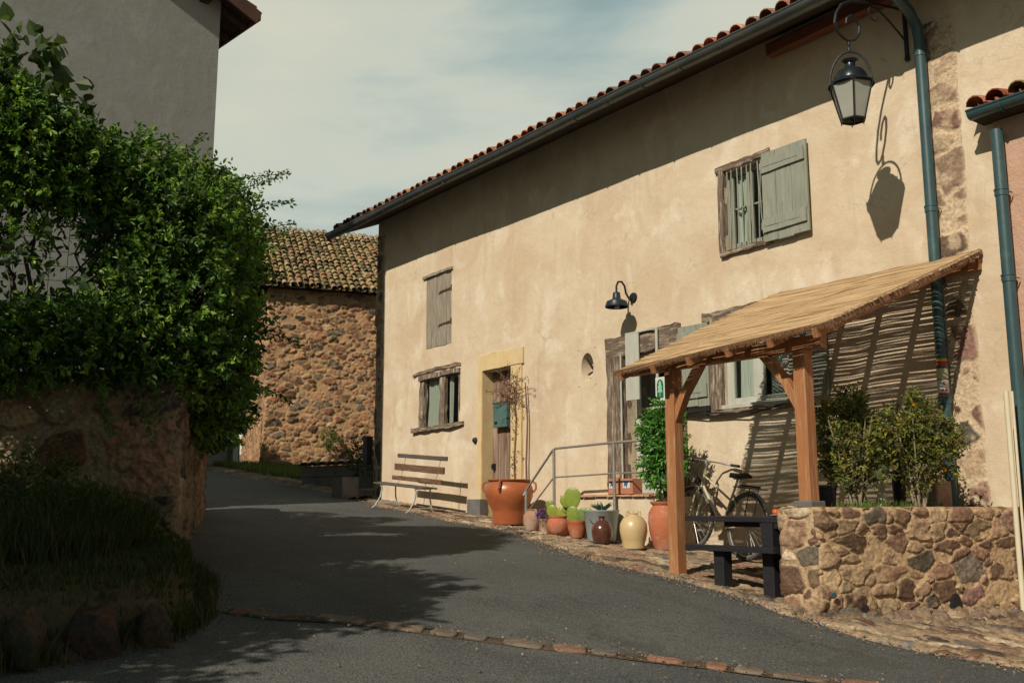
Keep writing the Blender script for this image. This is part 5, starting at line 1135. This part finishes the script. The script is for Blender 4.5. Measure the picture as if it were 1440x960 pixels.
pot(pf,[(0,0),(.065,0),(.085,.14),(.092,.145),(.092,.165),(.08,.165),(.075,.13),(0,.13)],M['terradull']); o=ORG[pf.name]
rng=np.random.RandomState(41)
P,D,C,Lf,_,_=sprigs([tuple(o+V(0,0,.17))],[.08],60,42,nl=6,ln=.05,leafL=.03,pal=[(.06,.10,.03),(.09,.14,.05)]); leaf_cloud('leaves',P,D,Lf,Lf*.5,C,M['leaf'],pf)
P,D,C,Lf,_,_=sprigs([tuple(o+V(-.03,-.02,.19))],[.075],80,43,nl=5,ln=.025,leafL=.022,pal=[(.22,.07,.40),(.30,.12,.48),(.16,.05,.30)]); leaf_cloud('flowers',P,D,Lf,Lf*.8,C,M['leaf'],pf)
def cactus(root,pads,cols):
    o=ORG[root.name]
    for i,(x,y,z,rx,rz,tilt,yaw) in enumerate(pads):
        rx*=1.2; rz*=1.12
        n=14; th=np.linspace(0,math.pi,n); ph=np.linspace(0,2*math.pi,2*n); TH,PH=np.meshgrid(th,ph,indexing='ij')
        d=np.stack([np.sin(TH)*np.cos(PH)*rx*(1+.15*np.cos(TH)),np.sin(TH)*np.sin(PH)*.016,np.cos(TH)*rz+rz],-1)
        ct,st=math.cos(R(tilt)),math.sin(R(tilt)); dx=d[...,0]*ct+d[...,2]*st; dz=-d[...,0]*st+d[...,2]*ct; cy,sy=math.cos(R(yaw)),math.sin(R(yaw)); X=dx*cy-d[...,1]*sy; Y=dx*sy+d[...,1]*cy
        mb=MB(); c=np.array(cols[i%len(cols)])*(.85+.3*fbm(d[...,0]*30,d[...,2]*30,i,3))[...,None]; mb.grid(X+o[0]+x,Y+o[1]+y,dz+o[2]+z,c)
        for k in range(16):
            u=random.uniform(-.7,.7);w_=random.uniform(.3,1.7)
            if u*u+(w_-1)**2<.75:
                lx,lz=u*rx,w_*rz; q=V((lx*ct+lz*st)*cy,(lx*ct+lz*st)*sy-.016,-lx*st+lz*ct)+o+V(x,y,z); mb.lathe(tuple(q),[(0,-.004),(.003,0),(0,.004)],5,c=(.5,.45,.3))
        obj('cactus_pad',mb,M['leafg'],root,smooth=True,angle=180)
random.seed(4)
CG=[(.26,.30,.045),(.30,.33,.06),(.20,.27,.05)]
p1_=rootat('cactus_pot',-9.56,-.92,'round red clay pot with broad yellow-green cactus pads','potted cactus')
pot(p1_,[(0,0),(.09,0),(.125,.05),(.14,.11),(.13,.17),(.105,.195),(.115,.21),(.115,.225),(.10,.225),(.09,.18),(0,.17)],M['terra'])
cactus(p1_,[(-.05,0,.18,.06,.085,-22,35),(.03,.0,.18,.055,.07,18,35),(-.10,0,.30,.045,.055,-35,35),(.08,.02,.26,.04,.05,30,35)],CG)
p2_=rootat('prickly_pear_pot',-9.20,-.92,'tapered orange pot with the tall prickly pear','potted cactus')
pot(p2_,[(0,0),(.075,0),(.09,.03),(.115,.12),(.12,.17),(.125,.175),(.125,.205),(.11,.205),(.10,.15),(0,.15)],M['terra'])
cactus(p2_,[(-.05,0,.16,.065,.095,-10,35),(-.08,0,.33,.085,.115,-2,35),(.06,0,.17,.075,.085,28,35),(.11,0,.24,.05,.06,50,35),(-.16,0,.35,.05,.07,-30,35)],[(.22,.30,.05),(.24,.32,.055),(.16,.25,.07)])
bk=rootat('zinc_bucket',-8.84,-.86,'blue-grey metal bucket planted with a small spiky succulent','bucket')
pot(bk,[(0,0),(.155,0),(.16,.01),(.205,.33),(.212,.335),(.212,.35),(.20,.35),(.195,.31),(0,.31)],M['bucket'],name='bucket_body'); o=ORG[bk.name]
mb=MB(); mb.tube([o+V(.19*math.cos(t),.19*math.sin(t),.25+h) for t,h in zip(np.linspace(R(-85),R(-35),9),[0,-.03,-.05,-.06,-.06,-.06,-.05,-.03,0])],.006,6); obj('bucket_handle',mb,M['iron'],bk,smooth=True)
LP=[];LD=[]
for k in range(16):
    a=k*2.4; LP.append(o+V(.02+.02*math.cos(a),.02*math.sin(a),.33)); LD.append(V(math.cos(a)*.7,math.sin(a)*.7,1.1-.04*k))
leaf_cloud('succulent_leaves',np.array(LP),np.array(LD),.15,.035,np.tile((.05,.11,.07),(16,1))*np.random.RandomState(1).uniform(.7,1.3,(16,1)),M['leafg'],bk)
bj2=rootat('brown_jug',-8.60,-1.06,'glossy dark brown stoneware jug in front of the bucket','jug')
pot(bj2,[(0,0),(.09,0),(.10,.015),(.118,.10),(.12,.16),(.10,.215),(.055,.25),(.035,.262),(.035,.285),(.042,.29),(.042,.305),(.028,.305),(.02,.25),(0,.25)],M['brownglaze'])
cj=rootat('cream_jug',-8.13,-1.02,'cream glazed egg-shaped jug with small lugs at its neck','jug')
pot(cj,[(0,0),(.115,0),(.12,.02),(.115,.04),(.135,.10),(.152,.19),(.145,.265),(.11,.325),(.06,.35),(.05,.36),(.055,.375),(.042,.378),(0,.33)],M['creamglaze'])
for t in (0,120,240):
    o=ORG[cj.name]; c,s=math.cos(R(t+20)),math.sin(R(t+20)); mb=MB(); mb.tube([o+V(c*.05,s*.05,.345),o+V(c*.062,s*.062,.40),o+V(c*.085,s*.085,.395),o+V(c*.09,s*.09,.335)],.008,8); obj('lug',mb,M['creamglaze'],cj,smooth=True)
pt=rootat('potted_tree',-7.95,-.72,'tall red clay jar holding a dense bright green shrub','potted shrub')
pot(pt,[(0,0),(.115,0),(.125,.02),(.165,.16),(.185,.30),(.175,.40),(.14,.455),(.13,.475),(.155,.495),(.157,.515),(.13,.515),(.12,.46),(0,.44)],M['terra']); soil(pt,.125,.47); o=ORG[pt.name]
mb=MB(); mb.tube([o+V(0,0,.45),o+V(.01,0,.7),o+V(0,.0,1.1)],[.022,.018,.01],8); 
for k in range(18):
    a=k*2.4; b=o+V(0,0,.6+k*.045); mb.tube([b,b+V(math.cos(a)*.16,math.sin(a)*.16,.1)],.006,5)
obj('stem',mb,M['bark'],pt,smooth=True)
P,D,C,Lf,_,_=sprigs([tuple(o+V(*q)) for q in ((0,0,1.28),(.03,0,1.48),(-.10,0,1.18),(-.14,.0,1.0),(.10,0,1.12),(-.06,0,.88),(.08,0,.92),(-.04,0,.72),(.02,0,.80),(-.12,0,1.32),(.08,0,1.35))],[.20,.13,.18,.15,.19,.17,.17,.11,.13,.15,.17],620,51,nl=8,ln=.10,leafL=.062,out=.9,upb=-.1,pal=[(.05,.16,.025),(.07,.20,.03),(.035,.11,.02),(.09,.22,.04)])
leaf_cloud('leaves',P,D,Lf,Lf*.38,C,M['leafg'],pt,rich=True,fold=.12)
# ------------------------------------------------------------------ shrubs in the terrace bed
def shrub(x,y,h,seed,label,centres,radii,n):
    r=empty('shrub',(x,y,-.02),label,'shrub','shrubs in the raised bed'); rng=np.random.RandomState(seed)
    P,D,C,Lf,O,dr=sprigs([(x+a,y+b,c) for a,b,c in centres],radii,int(n*2.3),seed,nl=7,ln=.10,leafL=.042,shell=(.35,1.08),pal=[(.11,.135,.030),(.15,.17,.035),(.065,.085,.025),(.20,.20,.04),(.075,.10,.03),(.12,.10,.045)])
    leaf_cloud('leaves',P,D,Lf,Lf*.55,C,M['leaf'],r)
    k=rng.choice(len(O),26); P=O[k]+rng.normal(size=(26,3))*.02; P=np.repeat(P,4,0)
    leaf_cloud('yellow_leaves',P,rng.normal(size=P.shape)+V(0,-.5,.3),.036,.028,np.array([(.55,.28,.03),(.45,.36,.04),(.6,.2,.02)])[rng.randint(3,size=len(P))],M['leaf'],r)
    mb=MB()
    for q in range(9):
        a=rng.uniform(0,6.28); t=rng.uniform(.12,.30); mb.tube([(x+.03*math.cos(a),y+.03*math.sin(a),-.04),(x+t*.45*math.cos(a),y+t*.45*math.sin(a),h*.3),(x+t*math.cos(a),y+t*math.sin(a),h*.75)],[.010,.008,.004],6)
    for q in rng.choice(len(O),90):
        b=np.array((x,y,O[q][2]*.55))+rng.normal(size=3)*.05; mb.tube([b,O[q]],.003,4)
    obj('stems',mb,M['palebark'],r,smooth=True)
shrub(-5.03,-1.42,.95,61,'left shrub with upright leafy tip beside the pine post',[(0,0,.70),(-.12,0,.55),(.14,0,.52),(0,0,.85),(-.18,.05,.35),(.16,0,.36),(.0,0,.42),(-.2,0,.72),(.02,0,.22),(.24,.12,.62)],[.17,.18,.18,.11,.17,.16,.2,.14,.12,.13],470)
shrub(-4.78,-.92,.95,62,'right shrub with yellowing leaves beside the teal downpipe',[(0,0,.62),(-.14,0,.60),(.16,0,.60),(.05,0,.78),(-.05,0,.80),(-.2,.0,.46),(.2,0,.42),(.28,0,.55),(.0,0,.40),(.05,0,.25)],[.18,.16,.17,.12,.10,.15,.16,.12,.18,.12],470)
mb=MB(); mb.lathe((-5.22,-1.86+.3,-.02),[(0,0),(.07,0),(.085,.16),(.09,.165),(.09,.19),(.0,.19)],20)
tag(obj('dark_pot',mb,M['blackwood'],smooth=True),'dark pot behind the foot of the right pine post','pot')
mb=MB(); mb.lathe((-4.92,-1.22,-.02),[(0,0),(.032,0),(.032,.13),(.026,.13),(0,.12)],18)
tag(obj('pillar_candle',mb,flat('pale_green_wax',(.38,.42,.28)),smooth=True),'pale green pillar candle between the two shrubs','candle')
pp_=empty('terracotta_planter',(-4.99,-.35,-.02),'dull terracotta planter in shade at the foot of the downpipe','planter')
mb=MB(); mb.beam((-5.02,-.34,-.02),(-5.02,-.34,.22),.26,.24,up=(0,1,0),ch=.1); obj('box',mb,M['terradull'],pp_)
mb=MB(); mb.lathe((-5.35+.2,-.62,-.02),[(0,0),(.05,0),(.06,.3),(.02,.36),(0,.36)],14); tag(obj('dark_bottle',mb,M['blackwood'],smooth=True),'dark upright bottle shape behind the candle','bottle')
n=500; rng=np.random.RandomState(6); x=rng.uniform(-5.1,-4.75,n); y=rng.uniform(-1.7,-.6,n); tag(blades('bed_ground_cover',x,y,0*x-.02,.07,7,[(.09,.15,.03)],wid=.006),kind='stuff')
# ------------------------------------------------------------------ picnic table
tb=empty('picnic_table',(-5.9,-1.8,gz(-5.9)),'narrow black picnic table with a low attached seat board','table')
for i in range(4):
    mb=MB(); y=-1.93+i*.17; mb.beam((-6.40,y,-.105),(-5.30,y,-.105),.16,.045,amp=.001,segs=3,seed=i); obj('top_board',mb,M['blackwood'],tb)
mb=MB(); mb.box(-5.56,-5.38,-2.0,-1.35,-.175,-.13); mb.box(-6.2,-5.4,-1.72,-1.66,-.175,-.13); obj('underframe',mb,M['blackwood'],tb)
for (x,y) in ((-5.47,-1.97),(-5.47,-1.36)):
    mb=MB(); mb.beam((x,y,gz(x)-.02),(x,y,-.13),.115,.115,up=(0,1,0),ch=.08); obj('leg',mb,M['blackwood'],tb)
mb=MB(); mb.beam((-6.25,-2.10,-.345),(-5.29,-2.10,-.345),.14,.045,amp=.001,segs=3); obj('seat_board',mb,M['blackwood'],tb)
for x in (-5.93,):
    mb=MB(); mb.beam((x,-2.05,gz(x)-.02),(x,-2.05,-.37),.11,.11,up=(0,1,0),ch=.08); obj('seat_leg',mb,M['blackwood'],tb)
mb=MB(); mb.lathe((-5.55,-1.72,-.082),[(0,0),(.07,0),(.105,.012),(.10,.015),(0,.006)],24); tag(obj('plate',mb,flat('grey_plate',(.35,.36,.36),.3),smooth=True),'flat grey plate of fruit on the black table','plate')
for k,(a,b,l) in enumerate(((-5.60,-1.74,'orange-red tomato on the left of the plate'),(-5.54,-1.75,'orange-red tomato at the middle of the plate'),(-5.50,-1.68,'dark red tomato at the right rear of the plate'))):
    mb=MB(); r_=.032; mb.lathe((a,b,-.072),[(0,0),(r_*.7,.004),(r_,.024),(r_*.85,.045),(r_*.3,.052),(0,.047)],18,c=None); c=[(.55,.10,.03),(.6,.14,.03),(.30,.03,.02)][k]
    tag(obj('tomato',mb,flat('tomato_skin',c,.3),smooth=True),l,'tomato','tomatoes on the plate')
mb=MB(); mb.lathe((-5.40,-1.78,-.082),[(0,0),(.035,0),(.05,.03),(.048,.07),(.036,.09),(.03,.085),(0,.08)],20); tag(obj('cream_cup',mb,M['creamglaze'],smooth=True),'small round cream pot at the right end of the table','pot')
# ------------------------------------------------------------------ bicycle
bx=empty('bicycle',(-7.50,-.42,gz(-7.47)+.03),'champagne ladies bicycle with black saddle leaning on the wall behind the table','bicycle',rot=(R(-5),R(4.5),R(-12.5)))
ORG[bx.name]=V(0,0,0)
def ring(c,r,n=40,ax='y',st=0):
    out=[]
    for k in range(n):
        t=2*math.pi*k/n; x,z=r*math.cos(t),r*math.sin(t); out.append((c[0]+x*math.cos(st),c[1]+x*math.sin(st),c[2]+z))
    return out
def wheel(cx,st):
    c=(cx,0,.345); mb=MB(); mb.tube(ring(c,.325,48,st=st),.018,8,close=True); w_=lobj('wheel',mb,M['tyre'],bx,smooth=True)
    mb=MB(); mb.tube(ring(c,.302,48,st=st),.009,6,close=True); lobj('rim',mb,M['chrome'],w_,smooth=True)
    mb=MB()
    for k in range(28):
        t=2*math.pi*k/28; s=.018 if k%2 else -.018; x,z=.30*math.cos(t),.30*math.sin(t); t2=t+.5*(1 if k%4<2 else -1); mb.tube([(c[0]+.02*math.cos(t2)*math.cos(st)-s*math.sin(st),s*math.cos(st),c[2]+.02*math.sin(t2)),(c[0]+x*math.cos(st),x*math.sin(st),c[2]+z)],.0014,4)
    mb.tube([(c[0]+.04*math.sin(st),-.04*math.cos(st),c[2]),(c[0]-.04*math.sin(st),.04*math.cos(st),c[2])],.018,10); lobj('spokes',mb,M['chrome'],w_,smooth=True)
wheel(.50,0); wheel(-.50,R(9))
mb=MB(); hd_=(-.33,0,.86);hl=(-.36,0,.72); bb=(.06,0,.29); st_=(.26,0,.78)
mb.tube([(-.325,0,.88),(-.365,0,.70)],.017,10); mb.tube([(-.34,0,.82),(.20,0,.58)],.013,10); mb.tube([(-.36,0,.73),bb],.014,10); mb.tube([bb,st_],.014,10)
for s in (-1,1):
    mb.tube([bb,(.28,s*.04,.31),(.50,s*.055,.345)],.009,8); mb.tube([(.215,0,.66),(.36,s*.045,.5),(.50,s*.055,.345)],.008,8)
lobj('frame',mb,M['bike'],bx,smooth=True)
mb=MB()
for s in (-1,1): mb.tube([(-.365,s*.02,.70),(-.42,s*.05,.60),(-.50,s*.045,.345)],.010,8)
lobj('fork',mb,M['bike'],bx,smooth=True)
mb=MB()
mb.tube([(-.325,0,.88),(-.315,0,.96),(-.34,0,.985)],.011,8); mb.tube([(-.12,-.27,.965),(-.24,-.25,.97),(-.33,-.14,.985),(-.345,0,.985),(-.33,.14,.985),(-.24,.25,.97),(-.12,.27,.965)],.010,8); mb.tube([(-.19,-.26,.95),(-.28,-.22,.94)],.005,6); lobj('handlebar',mb,M['chrome'],bx,smooth=True)
for s in (-1,1):
    mb=MB(); mb.tube([(-.21,s*.255,.97),(-.09,s*.272,.963)],.016,10); lobj('grip',mb,M['rubber'],bx,smooth=True)
mb=MB()
vs=[];n=14
prof=[(-.13,.018),(-.08,.028),(-.02,.045),(.04,.075),(.09,.095),(.13,.09),(.145,.05)]
for (x,w) in prof:
    for k in range(n):
        t=2*math.pi*k/n; vs.append((.27+x,math.cos(t)*w,.855+math.sin(t)*.028+.012*abs(math.cos(t))*(-1)+(x>.05)*.008))
mb.add(vs,[(i*n+k,i*n+(k+1)%n,(i+1)*n+(k+1)%n,(i+1)*n+k) for i in range(len(prof)-1) for k in range(n)]+[tuple(range(n-1,-1,-1)),tuple((len(prof)-1)*n+k for k in range(n))]); sd=lobj('saddle',mb,M['rubber'],bx,smooth=True,angle=80)
mb=MB(); mb.tube([st_,(.275,0,.84)],.012,8); mb.tube([(.2,0,.82),(.35,0,.82)],.008,6); lobj('seat_post',mb,M['chrome'],sd,smooth=True)
def fender(cx,a0,a1,st=0):
    mb=MB(); vs=[];ts=np.linspace(R(a0),R(a1),24); r=.36
    for t in ts:
        for w,dr_ in ((-.027,-.010),(-.015,0),(.015,0),(.027,-.010)):
            x=(r+dr_)*math.cos(t); vs.append((cx+x*math.cos(st)-w*math.sin(st),x*math.sin(st)+w*math.cos(st),.345+(r+dr_)*math.sin(t)))
    mb.add(vs,[(i*4+k,i*4+k+1,i*4+5+k,i*4+4+k) for i in range(23) for k in range(3)])
    for s in (-1,1): mb.tube([(cx,s*.05,.345),(cx+r*math.cos(ts[20 if cx<0 else 3])*math.cos(st),s*.03,.345+r*math.sin(ts[20 if cx<0 else 3]))],.0025,4)
    lobj('mudguard',mb,M['chrome'],bx,smooth=True)
fender(.50,-15,175); fender(-.50,20,195,R(9))
mb=MB(); 
for s in (-1,1): mb.tube([(.27,s*.05,.735),(.70,s*.055,.735)],.006,6); mb.tube([(.50,s*.06,.345),(.56,s*.055,.735)],.005,6)
for x in (.30,.42,.54,.69): mb.tube([(x,-.055,.735),(x,.055,.735)],.005,6)
mb.beam((.36,0,.755),(.62,0,.752),.07,.02); lobj('rear_rack',mb,M['iron'],bx)
mb=MB(); mb.tube([(.50,-.045,.37),(.20,-.05,.345),(.06,-.05,.33)],[.022,.018,.045],8); mb.lathe((.06,-.045,.29),[(.0,-.004),(.075,-.004),(.08,0),(.075,.004),(0,.004)],24,ax=(0,1,0)); lobj('chain_guard',mb,M['bike'],bx,smooth=True)
mb=MB(); mb.tube([(.06,-.075,.29),(-.09,-.09,.24)],.008,6); mb.tube([(.06,.075,.29),(.21,.09,.34)],.008,6); mb.beam((-.10,-.09,.238),(-.10,-.17,.238),.07,.02); mb.beam((.21,.09,.34),(.21,.17,.34),.07,.02); lobj('cranks',mb,M['chrome'],bx)
mb=MB(); mb.lathe((-.47,0,.76),[(0,-.05),(.025,-.045),(.038,-.01),(.040,.0),(.0,.004)],16,ax=(-1,0,0)); mb.tube([(-.44,0,.76),(-.37,0,.73)],.006,6); lobj('headlight',mb,M['rubber'],bx,smooth=True)
mb=MB(); mb.tube([(-.33,-.03,.97),(-.42,-.05,.88),(-.40,-.02,.76)],.003,5); mb.tube([(-.20,-.26,.95),(-.36,-.16,.9),(-.38,-.04,.78)],.003,5); lobj('brake_cable',mb,M['rubber'],bx)
# ------------------------------------------------------------------ tree behind the camera side, throwing the road shade
tr=empty('garden_tree',(-5.8,-10.3,gz(-5.8)),'leafy garden tree left of the viewpoint shading the road','tree')
mb=MB(); mb.tube([(-5.8,-10.3,-.9),(-5.83,-10.25,.6),(-5.75,-10.2,1.9),(-5.8,-10.1,3.2)],[.14,.11,.09,.05],10)
rng=np.random.RandomState(9)
for k in range(14):
    a=k*2.4; z=1.5+k*.12; mb.tube([(-5.78,-10.2,z),(-5.78+.5*math.cos(a),-10.2+.4*math.sin(a),z+.4),(-5.78+1.0*math.cos(a),-10.2+.7*math.sin(a),z+.7)],[.04,.025,.01],6)
obj('trunk',mb,M['bark'],tr,smooth=True)
TC=[(a-.05,b,c-.45,d) for a,b,c,d in [(-5.2,-10.3,3.3,.85),(-6.1,-10.0,3.3,.85),(-5.6,-9.65,3.2,.8),(-4.9,-9.75,2.8,.6),(-5.4,-10.4,2.5,.8),(-6.2,-10.3,2.3,.8),(-5.0,-10.9,3.0,.7),(-6.3,-9.35,2.7,.5),(-5.2,-9.3,3.3,.5),(-4.3,-10.6,2.2,.75),(-4.9,-10.2,1.6,.6),(-5.3,-9.9,1.0,.55),(-4.5,-10.0,3.2,.5)]]
P,D,C,Lf,_,_=sprigs([t[:3] for t in TC],[t[3] for t in TC],5200,71,nl=7,ln=.25,leafL=.13,shell=(.1,1.03))
leaf_cloud('crown',P,D,Lf,Lf*.6,C,M['leaf'],tr)
